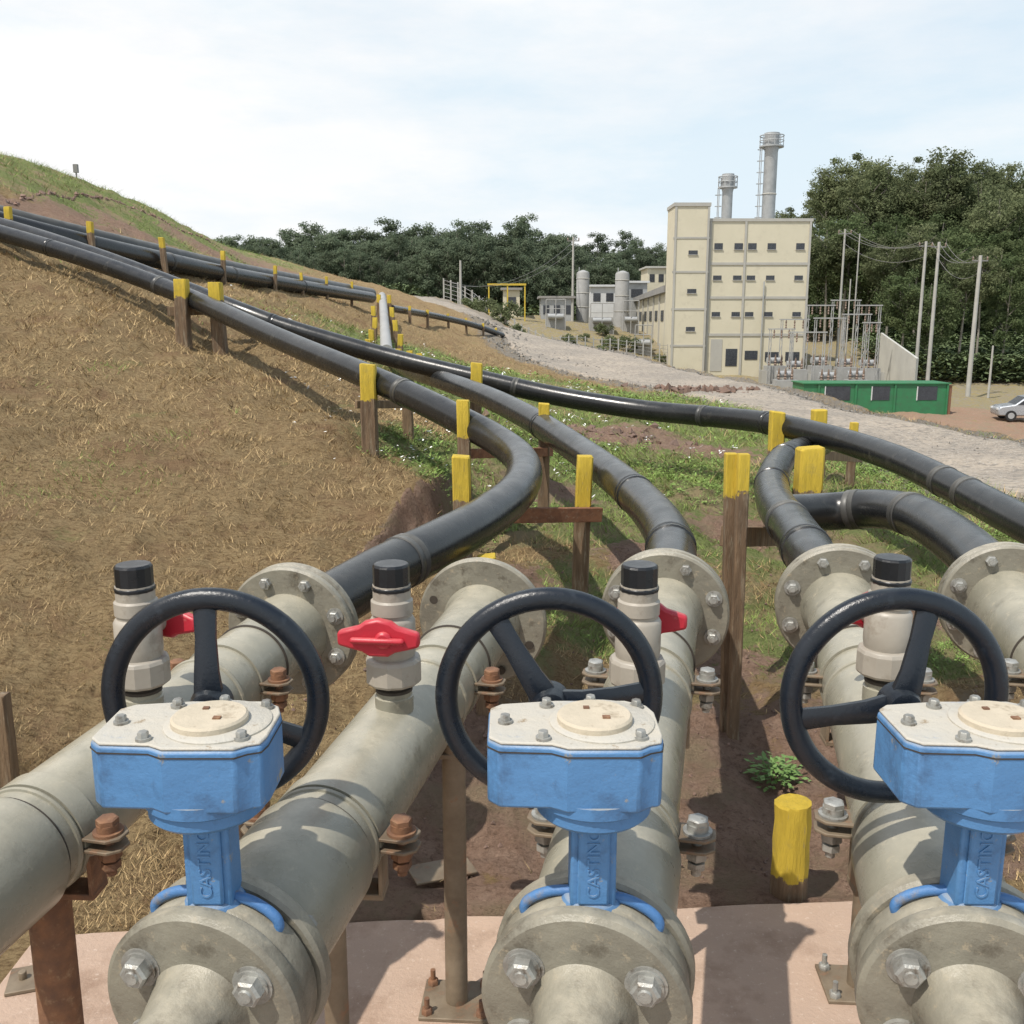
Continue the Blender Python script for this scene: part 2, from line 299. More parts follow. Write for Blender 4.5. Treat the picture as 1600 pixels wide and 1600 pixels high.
rv=sst(-1.8,-.3,Xg-np.interp(Yg,LY,LX))*(1-ew)*sst(5,8,Yg)*.75
rv=np.maximum(rv,ew*np.where(Yg>66,.45,.25))
gm=bpy.data.materials.new('ground_cover'); gm.use_nodes=True; nt=gm.node_tree; bs=nt.nodes['Principled BSDF']
a=ND(nt,'ShaderNodeAttribute',attribute_name='kinds'); sp=ND(nt,'ShaderNodeSeparateColor'); nt.links.new(a.outputs[0],sp.inputs[0])
tc=ND(nt,'ShaderNodeTexCoord'); vec=tc.outputs['Object']
nA=noise(nt,vec,1.6,7,.7); nB=noise(nt,vec,9,7,.75); nC=noise(nt,vec,45,5,.8)
mp=ND(nt,'ShaderNodeMapping'); mp.inputs['Scale'].default_value=(1,2.6,1.4); nt.links.new(vec,mp.inputs[0]); nD=noise(nt,mp.outputs[0],22,6,.8)
straw=mixc(nt,ramp(nt,nB,.3,.7),(.31,.215,.11),(.44,.33,.18)); straw=mixc(nt,ramp(nt,nD,.46,.66),straw,(.15,.095,.05)); straw=mixc(nt,ramp(nt,nA,.52,.68),straw,(.25,.155,.09))
straw=mixc(nt,ramp(nt,nA,.38,.28),straw,(.24,.235,.10))
grn=mixc(nt,ramp(nt,nB,.35,.65),(.19,.24,.08),(.29,.29,.13)); grn=mixc(nt,ramp(nt,nC,.47,.72),grn,(.10,.14,.045)); grn=mixc(nt,ramp(nt,nA,.48,.60),grn,(.34,.27,.155))
drt=mixc(nt,ramp(nt,nB,.35,.65),(.29,.185,.13),(.39,.27,.20)); drt=mixc(nt,ramp(nt,nC,.48,.72),drt,(.16,.10,.07)); drt=mixc(nt,ramp(nt,nA,.5,.6),drt,(.29,.22,.145))
gvl=mixc(nt,ramp(nt,nC,.4,.6),(.33,.295,.245),(.18,.16,.135))
def thr(ch,lo,hi):
    ad=ND(nt,'ShaderNodeMath',operation='ADD'); nt.links.new(sp.outputs[ch],ad.inputs[0])
    s=ND(nt,'ShaderNodeMath',operation='MULTIPLY_ADD'); nt.links.new(nB,s.inputs[0]); s.inputs[1].default_value=1.7; s.inputs[2].default_value=-.85; nt.links.new(s.outputs[0],ad.inputs[1])
    s2=ND(nt,'ShaderNodeMath',operation='MULTIPLY_ADD'); nt.links.new(nA,s2.inputs[0]); s2.inputs[1].default_value=1.0; s2.inputs[2].default_value=-.5
    ad2=ND(nt,'ShaderNodeMath',operation='ADD'); nt.links.new(ad.outputs[0],ad2.inputs[0]); nt.links.new(s2.outputs[0],ad2.inputs[1])
    return ramp(nt,ad2.outputs[0],lo,hi)
c=mixc(nt,thr(0,.4,.6),straw,grn); c=mixc(nt,thr(1,.4,.55),c,drt); c=mixc(nt,thr(2,.4,.6),c,gvl)
nt.links.new(c,bs.inputs['Base Color']); bs.inputs['Roughness'].default_value=.95; bs.inputs['Specular IOR Level'].default_value=.1
bn=ND(nt,'ShaderNodeBump'); bn.inputs['Strength'].default_value=1; bn.inputs['Distance'].default_value=.045; nt.links.new(nD,bn.inputs['Height'])
b2=ND(nt,'ShaderNodeBump'); b2.inputs['Strength'].default_value=.7; b2.inputs['Distance'].default_value=.016; nt.links.new(nC,b2.inputs['Height']); nt.links.new(bn.outputs[0],b2.inputs['Normal']); nt.links.new(b2.outputs[0],bs.inputs['Normal'])
M['ground']=gm
go=npmesh('ground',V,F,'ground',{'kinds':np.stack([g,dd,rv],-1)}); go['kind']='structure'; go.data.shade_smooth()
# road
rY=np.geomspace(6,100,260)-1; k=22; Lx=np.interp(rY,LY,LX); Rx=np.interp(rY,EY,EX); t=np.linspace(0,1,k)
RX=(Lx[:,None]*(1-t)+Rx[:,None]*t); RYg=np.repeat(rY,k); RXf=RX.ravel(); RXf=RXf+vnoise(RYg*1.7,RXf*0+3,9)*.7*np.tile((t<.02)|(t>.98),len(rY))
RZ=Hn(RXf,RYg,False)+.035+vnoise(RXf*3,RYg*3,6)*.045+vnoise(RXf*.8,RYg*.5,7)*.08; RZ-=np.tile(np.where((t<.02)|(t>.98),.16,0),len(rY))
ii=np.arange(len(rY)*k).reshape(len(rY),k); RF=np.stack([ii[:-1,:-1],ii[:-1,1:],ii[1:,1:],ii[1:,:-1]],-1).reshape(-1,4)
M['gravel']=mat('gravel_road',(.40,.335,.26),(.25,.215,.175),.55,.95,spots=(.17,.15,.125),spot_scale=9,spot=(.46,.62),spots2=(.47,.43,.37),spot2_scale=30,spot2=(.54,.62),bump=1,bscale=22)
ro=npmesh('road',np.stack([RXf,RYg,RZ],-1),RF,'gravel'); ro['kind']='structure'; ro.data.shade_smooth()
# slab
sb=MB(); pl=[(SLA.x,-1.5),(SLB.x,-1.5)]
E=[(SLB.x-(SLB.x-SLA.x)*i/60,SLB.y-(SLB.y-SLA.y)*i/60+random.gauss(0,.004)) for i in range(61)]
sb.prism(pl+E,(0,0,-.2),(1,0,0),(0,1,0),(0,0,1),.2); s=sb.build('concrete_slab','slab',smooth=False,bevel=.006); s['kind']='structure'
# ------------------------------------------------------------ grass & weeds (uncountable)
def scatter(N,y0,y1,uw=.62):
    Y=np.exp(rng.uniform(np.log(y0),np.log(y1),N)); X=rng.uniform(-uw,uw,N)*(Y+.6); return X,Y
def clean(X,Y):
    ok=(~slabm(X,Y))&(roadm(X,Y,.1)<.4)&(X<np.interp(Y,EY,EX)+.5); return X[ok],Y[ok]
X,Y=clean(*scatter(400000,2.3,48)); gg=blob(X,Y,GREEN); di=blob(X,Y,DIRT)*.9; t_,s_=bank(X,Y); di=np.maximum(di,(t_>-.2)*(t_<1.05)*(s_>-.02)*(s_<.15)*.9); cl=vnoise(X*6,Y*6,11)+vnoise(X*1.3,Y*1.3,12); fn=vnoise(X*14,Y*14,14)
ok=(di+rng.uniform(-.3,.3,len(X))+cl*.7<.45)&(cl+fn*.8>-.34); X,Y,gg=X[ok],Y[ok],gg[ok]; cl=cl[ok]; fn=fn[ok]; Z=Hn(X,Y)
n=len(X); sc=np.clip(Y/4.5,.75,2.4); h=rng.uniform(.006,.028,n)*sc*(1+.6*(gg>.5))*(1+fn*1.3); w=rng.uniform(.0009,.0021,n)*sc*1.2; th=rng.uniform(0,6.283,n)*.7+vnoise(X*2.3,Y*2.3,15)*7; le=rng.uniform(.5,2.2,n)*h
phi=rng.uniform(0,6.283,n); bx,by=np.cos(phi)*w,np.sin(phi)*w
A=np.stack([X-bx,Y-by,Z-.006],-1);B=np.stack([X+bx,Y+by,Z-.006],-1);T=np.stack([X+np.cos(th)*le,Y+np.sin(th)*le,Z+h],-1)
pat=vnoise(X*.9,Y*.9,31)+vnoise(X*3,Y*3,32)*.6
isg=(gg*.95+pat*.9+rng.uniform(-.3,.3,n)>.55)|((pat>.45)&(rng.random(n)<.3)); r1=rng.random((n,1)); warm=(1+.28*vnoise(X*.8,Y*.8,33)+.3*vnoise(X*3.5,Y*3.5,34))[:,None]
colr=np.where(isg[:,None],np.array([.20,.27,.075])*(.6+.8*r1),np.array([.48,.35,.185])*(.42+.82*r1)*warm)
colr=np.where((rng.random(n)<.12)[:,None],np.array([[.15,.095,.055]]),colr)
VV=np.stack([A,B,T],1).reshape(-1,3); o=npmesh('grass',VV,np.arange(3*n).reshape(-1,3),'blade',{'tint':np.repeat(colr,3,0)}); o['kind']='stuff'; tag(o,'short dry straw coloured grass and green blades covering the hillside','grass')
def leaves(name,X,Y,Z,size,hgt,col,label,cat,per=7,zoff=0):
    n=len(X)*per; X=np.repeat(X,per);Y=np.repeat(Y,per);Z=np.repeat(Z,per);s=np.repeat(size,per)*rng.uniform(.6,1.3,n); hh=np.repeat(hgt,per)*rng.uniform(.1,1,n)
    th=rng.uniform(0,6.283,n); rad=rng.uniform(.1,1,n)*np.repeat(hgt,per)*.8; cx=X+np.cos(th)*rad; cy=Y+np.sin(th)*rad; cz=Z+hh+zoff
    dx=np.stack([np.cos(th),np.sin(th),rng.uniform(-.4,.7,n)],-1)*s[:,None]; dy=np.stack([-np.sin(th),np.cos(th),rng.uniform(-.5,.5,n)],-1)*s[:,None]*.38; c=np.stack([cx,cy,cz],-1)
    VV=np.stack([c-dx,c+dy,c+dx,c-dy],1).reshape(-1,3); cc=np.array(col)*(.5+rng.random((n,1))); o=npmesh(name,VV,np.arange(4*n).reshape(-1,4),'blade',{'tint':np.repeat(cc,4,0)}); o['kind']='stuff'; tag(o,label,cat); return o
X,Y=clean(*scatter(60000,2.8,26)); gg=blob(X,Y,GREEN); ok=(gg+vnoise(X*1.2,Y*1.2,21)*.9+vnoise(X*4,Y*4,22)*.9-blob(X,Y,DIRT)*.7+rng.uniform(-.15,.15,len(X))>1.12)&(X>-3); X,Y=X[ok],Y[ok]; s=np.clip(Y/7,.5,2.0)*rng.uniform(.5,1.2,len(X))
leaves('weeds',X,Y,Hn(X,Y),.015*s,.048*s,(.18,.265,.075),'bright green broad leaved weeds growing in the gully between the pipes','weeds',per=6)
P=[]
for (px,py,d,r,nn) in [(870,655,11.5,.9,60),(700,690,8,.7,70),(760,590,15,1.6,60),(840,610,14,1.2,40),(1130,700,10,1.,18),(680,740,7,.5,30)]:
    q=at(px,py,d)
    for _ in range(nn): P.append((q.x+random.gauss(0,r),q.y+random.gauss(0,r)))
P=np.array(P); X,Y=P[:,0],P[:,1]; s=np.clip(Y/8,.6,1.8)
leaves('white_flowers',X,Y,Hn(X,Y),.016*s,.05*s,(.8,.8,.76),'small white flowers scattered among the green weeds','flowers',per=3,zoff=.05)
def stones(name,pts,matn,label,cat):
    b=MB()
    for (x,y,r) in pts:
        z=H(x,y); u=[Vector(p) for p in [(1,0,0),(-1,0,0),(0,1,0),(0,-1,0),(0,0,1),(0,0,-1)]]
        u=[p*r*random.uniform(.6,1.2)+Vector((random.uniform(-.3,.3),)*3)*r for p in u]; rm=Matrix.Rotation(random.uniform(0,6),3,'Z')@Matrix.Rotation(random.uniform(0,6),3,'X')
        b.add([rm@p+Vector((x,y,z+r*.15)) for p in u],[(0,2,4),(2,1,4),(1,3,4),(3,0,4),(2,0,5),(1,2,5),(3,1,5),(0,3,5)])
    o=b.build(name,matn,smooth=False); o['kind']='stuff'; tag(o,label,cat)
pts=[]
for (px,py,d,r,n,s) in [(970,680,11,.45,80,.045),(1078,606,21,.55,110,.09),(1150,612,21.5,.35,25,.06)]:
    q=at(px,py,d)
    for _ in range(n): pts.append((q.x+random.gauss(0,r),q.y+random.gauss(0,r*.6),s*random.uniform(.4,1.5)))
stones('rubble',pts,'rock','heaps of reddish broken rubble left of the gravel road','rubble')
pts=[]
for _ in range(2600):
    d=math.exp(random.uniform(math.log(9),math.log(60))); e=random.random()
    a_,b_=float(np.interp(d,EY,EX)),float(np.interp(d,LY,LX))
    x=a_-abs(random.gauss(0,.2)) if e<.3 else (b_+random.gauss(0,.45) if e<.65 else random.uniform(b_,a_)); pts.append((x,d,(.022 if e<.65 else .014)*random.uniform(.5,1.9)*max(1,d/16)))
stones('gravel',pts,'gstone','loose grey stones strewn over the gravel road and its edges','gravel')
pts=[]
for _ in range(1100):
    yy=math.exp(random.uniform(math.log(2.62),math.log(6))); x=random.uniform(-.9,2.9)
    if x<0 and yy>3.6: continue
    pts.append((x,yy,random.uniform(.003,.013)))
stones('pebbles',pts,'rock','small reddish pebbles on the bare earth beside the slab','pebbles')
pts=[]
for _ in range(450):
    t=random.random(); q=at(10+440*t,324+102*t+random.gauss(0,8),14.4+15*t); pts.append((q.x,q.y,random.uniform(.015,.055)))
stones('hill_rubble',pts,'rock','brownish stones strewn in a band below the grassy hill crest','rubble')
# ------------------------------------------------------------ foreground manifold
YAW=-math.atan2(.23,1.029); SL=.0437; P0=[at(370+(k-1)*553,1500,1.4) for k in range(5)]; P0[3]=P0[3]+Vector((.012,0,0)); P0[2]=P0[2]+Vector((.005,0,0))
ey=Vector((math.sin(-YAW),math.cos(-YAW),0)); DIR=Vector((ey.x,ey.y,SL)).normalized()
def ax(t): return Vector((0,t*1/math.sqrt(1+SL*SL),t*SL/math.sqrt(1+SL*SL)))
LD=Vector((0,1,SL)).normalized()
def gax(k,t): return P0[k]+DIR*t
DT=[-.22,-.135,-.07,-.02,0]
def make_pipe(k,label,joined=True):
    r=thing('composite_pipe',P0[k],label,'pipe',rz=YAW); b=MB(); q_=DT[k]
    b.lathe([(.08,-.018),(.104,.012),(.106,.05),(.112,.075),(.1125,.26),(.108,.272),(.1005,.274),(.1,.30),(.1,.93),(.1,1.22),(.1,1.5+q_),(.112,1.56+q_),(.114,1.575+q_)],(0,0,0),LD,64)
    b.build('pipe_body','grp',r)
    for t in (.277,1.13): MB().torus(ax(t),LD,.1005,.004,64,8).build('seal_ring','groove',r)
    MB().torus(ax(.31),LD,.0995,.006,64,8).build('coupling_ring','grp',r)
    MB().torus(ax(.9),LD,.0985,.007,64,8).build('coupling_ring','grp',r)
    fl=MB().lathe([(.106,-.02),(.140,-.018),(.145,-.012),(.145,.006),(.140,.012),(.105,.014)],(0,0,0),LD,64).build('near_flange','grpf',r)
    for q in range(6):
        a=R(30+60*q); c=Vector((math.cos(a)*.12,0,math.sin(a)*.12)); MB().hexb(c+ax(.012),LD,.015,.014).build('bolt','galv',fl)
    fb=MB().lathe([(.11,1.572+q_),(.182,1.572+q_),(.188,1.578+q_),(.188,1.594+q_),(.182,1.60+q_),(.10,1.601+q_)],(0,0,0),LD,72).build('far_flange','grpf',r)
    if joined:
        MB().lathe([(.1,1.606+q_),(.182,1.606+q_),(.188,1.611+q_),(.188,1.628+q_),(.182,1.634+q_),(.1,1.636+q_),(.095,1.66+q_)],(0,0,0),LD,72).build('backing_flange','grpf',r)
    for q in range(8):
        a=R(22.5+45*q); c=Vector((math.cos(a)*.153,0,math.sin(a)*.153))+LD*q_
        if joined:
            bb=MB(); bb.cyl(c+ax(1.573),c+ax(1.566),.024,n=20); bb.hexb(c+ax(1.567),-LD,.017,.016); bb.cyl(c+ax(1.654),c+ax(1.545),.008,n=10); bb.hexb(c+ax(1.636),LD,.017,.014); bb.build('bolt','galv',fb)
        else: MB().cyl(c+ax(1.5735),c+ax(1.569),.0125,n=18).build('bolt_hole','groove',fb)
    return r
pl=['leftmost thick grey-green composite pipe, its near end cut off by the left frame edge','grey composite pipe behind the left blue valve, open far flange with empty bolt holes','grey composite pipe running straight back from the middle blue valve','grey composite pipe running back from the right blue valve','short length of grey composite pipe and round flange at the right frame edge']
for k in range(5): make_pipe(k,pl[k],joined=(k!=1))
def make_valve(label):
    r=thing('butterfly_valve',P0[2],label,'valve',rz=YAW)
    b=MB(); b.lathe([(.135,-.068),(.138,-.064),(.138,-.028),(.135,-.024)],(0,0,0),LD,56)
    b.build('valve_body','grpf',r)
    for s in (-1,1):
        lg=MB(); pts=[ax(-.046)+Vector((math.sin(R(a))*rr*s,0,math.cos(R(a))*rr)) for a,rr in ((12,.143),(22,.146),(31,.147),(38,.146),(42,.141),(44,.132))]
        lg.tube(crom(pts,4),.0075,10); lg.build('lifting_lug','bluecast',r)
    fl=MB().lathe([(.055,-.55),(.055,-.176),(.057,-.160),(.063,-.135),(.069,-.112),(.074,-.1035),(.138,-.102),(.145,-.096),(.145,-.078),(.140,-.071),(.1,-.0705)],(0,0,0),LD,64); f=fl.build('front_flange','grpf',r)
    for a in (34,146,214,326,270):
        c=Vector((math.cos(R(a))*.100,0,math.sin(R(a))*.100)); bb=MB(); bb.cyl(c+ax(-.100),c+ax(-.107),.029,n=24); bb.cyl(c+ax(-.106),c+ax(-.110),.024,n=24); bb.hexb(c+ax(-.110),-LD,.0205,.017); bb.lathe([(.011,-.002),(.009,.003)],c+ax(-.127),-LD,14); bb.build('bolt','galv',f)
    SS=ax(-.045); S=Vector((0,0,0))
    def up(o): o.location=SS; o.rotation_euler=(0,0,-YAW); return o
    nk=MB(); nk.box(S+Vector((0,0,.195)),(.062,.052,.15)); nk.box(S+Vector((0,-.029,.2)),(.043,.008,.12)); nk.lathe([(.05,.118),(.036,.14)],S,(0,0,1),28); n_=up(nk.build('neck','blue',r,bevel=.006))
    cu=bpy.data.curves.new('txt','FONT'); cu.body='CASTING'; cu.size=.024; cu.extrude=.0012; cu.align_x='CENTER'; cu.align_y='CENTER'
    to=bpy.data.objects.new('txt',cu); COL.objects.link(to); bpy.context.view_layer.update(); me=bpy.data.meshes.new_from_object(to.evaluated_get(bpy.context.evaluated_depsgraph_get())); bpy.data.objects.remove(to)
    me.materials.clear(); me.materials.append(M['blue']); lt=bpy.data.objects.new('lettering',me); COL.objects.link(lt); lt.parent=n_; lt.location=S+Vector((0,-.0335,.203)); lt.rotation_euler=(R(90),R(-90),0)
    cl=MB(); cl.lathe([(.050,.262),(.072,.268),(.078,.274),(.078,.288),(.083,.292),(.083,.308)],S,(0,0,1),48); up(cl.build('mounting_collar','blue',r))
    out=[(-.142,-.045),(-.126,-.062),(-.06,-.066),(-.04,-.078),(.052,-.078),(.066,-.066),(.082,-.060),(.086,-.04),(.086,.035),(.078,.06),(.05,.078),(-.05,.078),(-.126,.066),(-.142,.05)]
    g=up(MB().prism(out,S+Vector((0,0,.300)),(1,0,0),(0,1,0),(0,0,1),.086).build('gearbox','blue',r,smooth=True,bevel=.004,ang=30))
    MB().prism([(x*.985,y*.975) for x,y in out],S+Vector((0,0,.3862)),(1,0,0),(0,1,0),(0,0,1),.0045).build('gearbox_lid',['lid'],g,bevel=.002)
    MB().prism([(x*1.006+.0003,y*1.012) for x,y in out],S+Vector((0,0,.3765)),(1,0,0),(0,1,0),(0,0,1),.0018).build('lid_seam','groove',g)
    MB().lathe([(.070,-.002),(.070,.002),(.067,.004)],S+Vector((.010,.002,.3908)),(0,0,1),48).build('raised_ring','lid',g)
    d=MB().lathe([(.050,-.003),(.050,.006),(.047,.009)],S+Vector((0,-.002,.3955)),(0,0,1),48); d.build('indicator_disc','disc',g)
    MB().box(S+Vector((.014,-.016,.4052)),(.010,.008,.003)).build('position_mark','rust',g); MB().box(S+Vector((-.010,.016,.4052)),(.008,.007,.003)).build('position_mark','rust',g)
    for x,y in ((-.07,-.052),(-.062,.055),(.055,-.05),(.062,.05),(-.119,.0),(.0,.066)):
        MB().cyl(S+Vector((x,y,.389)),S+Vector((x,y,.3945)),.010,n=14).hexb(S+Vector((x,y,.3945)),(0,0,1),.0072,.008).build('lid_bolt','galv',g)
    hx,hz=-.053,.355; yw=.195
    MB().cyl(S+Vector((hx,.06,hz-.01)),S+Vector((hx,.10,hz-.01)),.034).cyl(S+Vector((hx,.099,hz-.01)),S+Vector((hx,yw,hz-.01)),.014).build('drive_shaft','wheel',g)
    W=Vector((hx,yw,hz-.008)); hw=MB().torus((0,0,0),(0,1,0),.158,.0175,80,16,sq=.85).build('handwheel','wheel',r)
    hw.location=SS+Matrix.Rotation(-YAW,3,'Z')@W; hw.rotation_euler=(0,0,-YAW)
    for q in range(3):
        a=R(90+120*q); dr=Vector((math.cos(a),0,math.sin(a))); sd_=Vector((0,1,0)).cross(dr)
        b=MB(); L=[(.018,-.028,.022,.012),(.05,-.026,.019,.010),(.10,-.012,.016,.009),(.15,0,.018,.009)]; vs=[];fs=[]
        for (rr,yy,ww,tt) in L:
            c=dr*rr+Vector((0,yy,0))
            for k in range(8):
                an=2*math.pi*k/8+math.pi/8; vs.append(c+sd_*ww*math.cos(an)*1.05+Vector((0,1,0))*tt*math.sin(an))
        for j in range(3):
            for k in range(8): fs.append((j*8+k,j*8+(k+1)%8,(j+1)*8+(k+1)%8,(j+1)*8+k))
        b.add(vs,fs); b.build('spoke','wheel',hw,ang=60)
    MB().lathe([(.014,-.052),(.024,-.048),(.030,-.03),(.032,-.012),(.02,.0)],(0,0,0),(0,1,0),28).build('hub','wheel',hw)
    return r
vl=['left blue gearbox valve with one wheel spoke straight up','middle blue gearbox valve with black handwheel, between the two others','right blue gearbox valve, its box cut off by the right frame edge']
v2=make_valve(vl[1]); v1=dup(v2,P0[1],vl[0]); v3=dup(v2,P0[3],vl[2])
for v,a,dx,dg in ((v1,-3,.008,.010),(v2,-33,0,0),(v3,16,.008,.014)):
    for ch in v.children:
        if ch.name.startswith('handwheel'): ch.rotation_euler=(0,R(a),-YAW); ch.location.x+=dx
        if ch.name.startswith('gearbox'): ch.location.x+=dg
def make_ball(label):
    r=thing('ball_valve',gax(1,.66)+Vector((.012,0,.098)),label,'valve',rz=YAW)
    MB().lathe([(.040,-.01),(.040,.022),(.037,.024),(.037,.04)],(0,0,0),(0,0,1),32).build('saddle_stub','grp',r)
    MB().lathe([(.0385,.034),(.0385,.040),(.034,.042),(.034,.05)],(0,0,0),(0,0,1),32).build('seal_ring','groove',r)
    n=MB(); n.lathe([(.042,.048),(.054,.052),(.058,.058),(.058,.100),(.054,.108),(.046,.11)],(0,0,0),(0,0,1),12)
    n.build('union_nut','pvc',r,ang=20,bevel=.002)
    hz=.168
    bd=MB(); bd.lathe([(.044,.108),(.045,.112),(.047,.125),(.047,.185),(.043,.192),(.040,.194),(.040,.20),(.043,.202),(.043,.228),(.0385,.232),(.0385,.262)],(0,0,0),(0,0,1),40); bd.cyl((0,-.03,hz),(0,-.060,hz),.022,n=24); bd.build('valve_body','pvc',r)
    h=[(-.088,.014),(-.062,.021),(-.042,.026),(-.028,.036),(.0,.042),(.028,.036),(.042,.026),(.062,.021),(.088,.014),(.088,-.014),(.062,-.021),(.035,-.027),(.02,-.036),(-.02,-.036),(-.035,-.027),(-.062,-.021),(-.088,-.014)]
    hh=MB().prism([(x*.94-.012,y) for x,y in h],(0,-.058,hz),(1,0,0),(0,0,1),(0,-1,0),.022); hh.box((-.012,-.086,hz),(.11,.014,.013)); hh.cyl((0,-.07,hz),(0,-.088,hz),.018,n=20); hh.build('handle','red',r,bevel=.006)
    MB().lathe([(.0405,.250),(.0405,.258),(.0375,.260),(.0375,.300),(.0345,.305)],(0,0,0),(0,0,1),14).build('cap','cap',r,bevel=.002,ang=15)
    return r
b1=make_ball('beige ball valve whose red handle faces the camera, between left and middle blue valves'); b1.rotation_euler.z=R(-6)
dup(b1,gax(0,.655)+Vector((.008,0,.098)),'beige plastic ball valve with black cap seen behind the left black handwheel',R(158))
dup(b1,gax(2,.655)+Vector((-.004,0,.098)),'beige plastic ball valve with black cap at the right rim of the middle handwheel',R(166))
dup(b1,gax(3,.70)+Vector((-.008,0,.10)),'beige plastic ball valve with black cap standing behind the right handwheel',R(-158))
def make_clamp(label,bm_,pm,t=.34):
    r=thing('pipe_clamp',P0[2]+DIR*t,label,'clamp',rz=YAW); b=MB()
    b.lathe([(.1005,-.022),(.106,-.022),(.106,.022),(.1005,.022)],(0,0,0),LD,56,capa=False,capb=False); b.build('band','grp',r)
    for s in (-1,1):
        for z in (.010,-.012):
            l=MB().prism([(.095,-.03),(.150,-.03),(.168,-.014),(.168,.014),(.150,.03),(.095,.03)],(0,0,z),(s,0,0),(0,1,0),(0,0,1),.006).build('lug',pm,r,bevel=.0015)
        bb=MB(); c=Vector((s*.136,0,.0)); bb.cyl(c+Vector((0,0,.0155)),c+Vector((0,0,.021)),.026,n=22); bb.cyl(c+Vector((0,0,.0205)),c+Vector((0,0,.034)),.019,n=20); bb.hexb(c+Vector((0,0,.033)),(0,0,1),.0195,.012)
        bb.cyl(c+Vector((0,0,-.065)),c+Vector((0,0,.03)),.009,n=12); bb.hexb(c+Vector((0,0,-.018)),(0,0,-1),.020,.017); bb.hexb(c+Vector((0,0,-.040)),(0,0,-1),.017,.014); bb.build('bolt',bm_,r)
    return r
cg=make_clamp('bolted pipe clamp on the middle grey pipe, nearer of its two','galv','leg'); crr=make_clamp('rusty bolted pipe clamp between the left blue valve and the beige ball valve','rust','leg'); crr.location=gax(1,.34)
dup(crr,gax(0,.34),'rusty bolted pipe clamp on the leftmost pipe, nearer the camera'); dup(crr,gax(0,1.01),'rusty bolted pipe clamp on the leftmost pipe, in front of its far flange')
dup(crr,gax(1,1.01),'rusty bolted pipe clamp in front of the open flange with empty holes')
dup(cg,gax(2,1.01),'bolted pipe clamp on the middle grey pipe, farther of its two')
dup(cg,gax(3,.34),'bolted pipe clamp on the pipe of the right blue valve, nearer of its two'); dup(cg,gax(3,1.01),'bolted pipe clamp on the pipe of the right blue valve, farther of its two')
dup(cg,gax(4,1.01),'bolted pipe clamp at the right frame edge in front of the rightmost flange')
def make_leg(k,t,label,w=.045,matn='leg',dx=0):
    p=gax(k,t); r=thing('support_leg',(p.x+dx,p.y,0),label,'support',rz=YAW+R(9)); h=p.z-.1
    b=MB(); b.cyl((0,0,.008),(0,0,h-.01+abs(dx)*.35),w/2,n=20); b.build('leg',matn,r)
    MB().box((-dx,0,h-.01),(.20,.055,.012)).box((-.095-dx,0,h+.035),(.008,.055,.09)).box((.095-dx,0,h+.035),(.008,.055,.09)).build('saddle',matn,r,bevel=.002)
    bp=MB().box((0,0,.005),(.17,.14,.010)).build('base_plate',matn,r,bevel=.002)
    for x in (-.066,.066):
        for y in (-.052,.052): MB().hexb((x,y,.010),(0,0,1),.014,.014).cyl((x,y,.02),(x,y,.05),.0065,n=10).build('anchor_bolt','galv' if k>1 else 'rust',bp)
make_leg(1,.86,'brown steel support leg and base plate standing in the middle of the slab',.055,dx=.078)
make_leg(3,.92,'brown steel support leg standing left of the right blue valve',.045,dx=.024)
make_leg(0,.34,'thick rusty steel support leg at the lower left frame corner',.075,'rust')
make_leg(1,.34,'steel support leg directly behind the left blue valve',.045)
make_leg(0,1.01,'steel support leg under the leftmost pipe, farther one',.045)
make_leg(2,.92,'steel support leg hidden mostly behind the middle blue valve',.045)
make_leg(2,.34,'steel support leg below the near part of the middle pipe',.045); make_leg(3,.34,'steel support leg below the near part of the right pipe',.045)
p=at(92,1495,2.55); q=MB().box((0,0,.005),(.15,.10,.010)); q.cyl((.04,.0,.008),(.04,0,.03),.01,n=10); q.cyl((-.04,.0,.008),(-.04,0,.03),.01,n=10); o=q.build('steel_plate','leg',bevel=.002); o.location=(p.x,2.17,.001); o.rotation_euler.z=.3; tag(o,'flat brown steel plate lying on the left end of the slab','plate')
p=at(690,1325,2.9); q=MB().box((0,0,.004),(.2,.09,.008)); o=q.build('loose_steel_plate','leg',bevel=.002); o.location=(p.x,p.y,H(p.x,p.y)+.03); o.rotation_euler=(.1,.1,.5); tag(o,'loose steel plate lying on the earth beyond the slab','plate')
# ------------------------------------------------------------ black pipes
def bpipe(P,r,label,matn='black',joints=(),n=24,step=8,name='black_pipe'):
    P=[Vector(p) if not (isinstance(p,tuple)) else at(*p) for p in P]; C=crom(P,step); rt=thing(name,C[0],label,'pipe')
    MB().tube(C,r,n).build('pipe_body',matn,rt,world=True,ang=60)
    for j in joints:
        i=int(j*(len(C)-1)); i=max(1,min(len(C)-2,i)); d=(C[i+1]-C[i-1]).normalized()
        MB().lathe([(r*.98,-.03),(r*1.05,-.026),(r*1.05,-.006),(r*1.0,0),(r*1.05,.006),(r*1.05,.026),(r*.98,.03)],C[i],d,24,capa=False,capb=False).build('joint_bead','black' if random.random()<.6 else 'blackd',rt,world=True)
    return rt
RB=.09
bpipe([gax(0,1.62+DT[0]),gax(0,1.74+DT[0]),(600,893,3.2),(680,853,3.5),(760,808,3.95),(812,762,4.5),(816,722,5.1),(780,690,5.6),(720,657,5.95),(650,622,6.35),(560,582,6.9),(430,527,8.0),(283,460,9.4),(150,410,10.0),(0,364,10.6),(-200,310,11.4)],RB,'black pipe coming down the hill and hooking round to the leftmost flange',joints=(.16,.62,.82,.9))
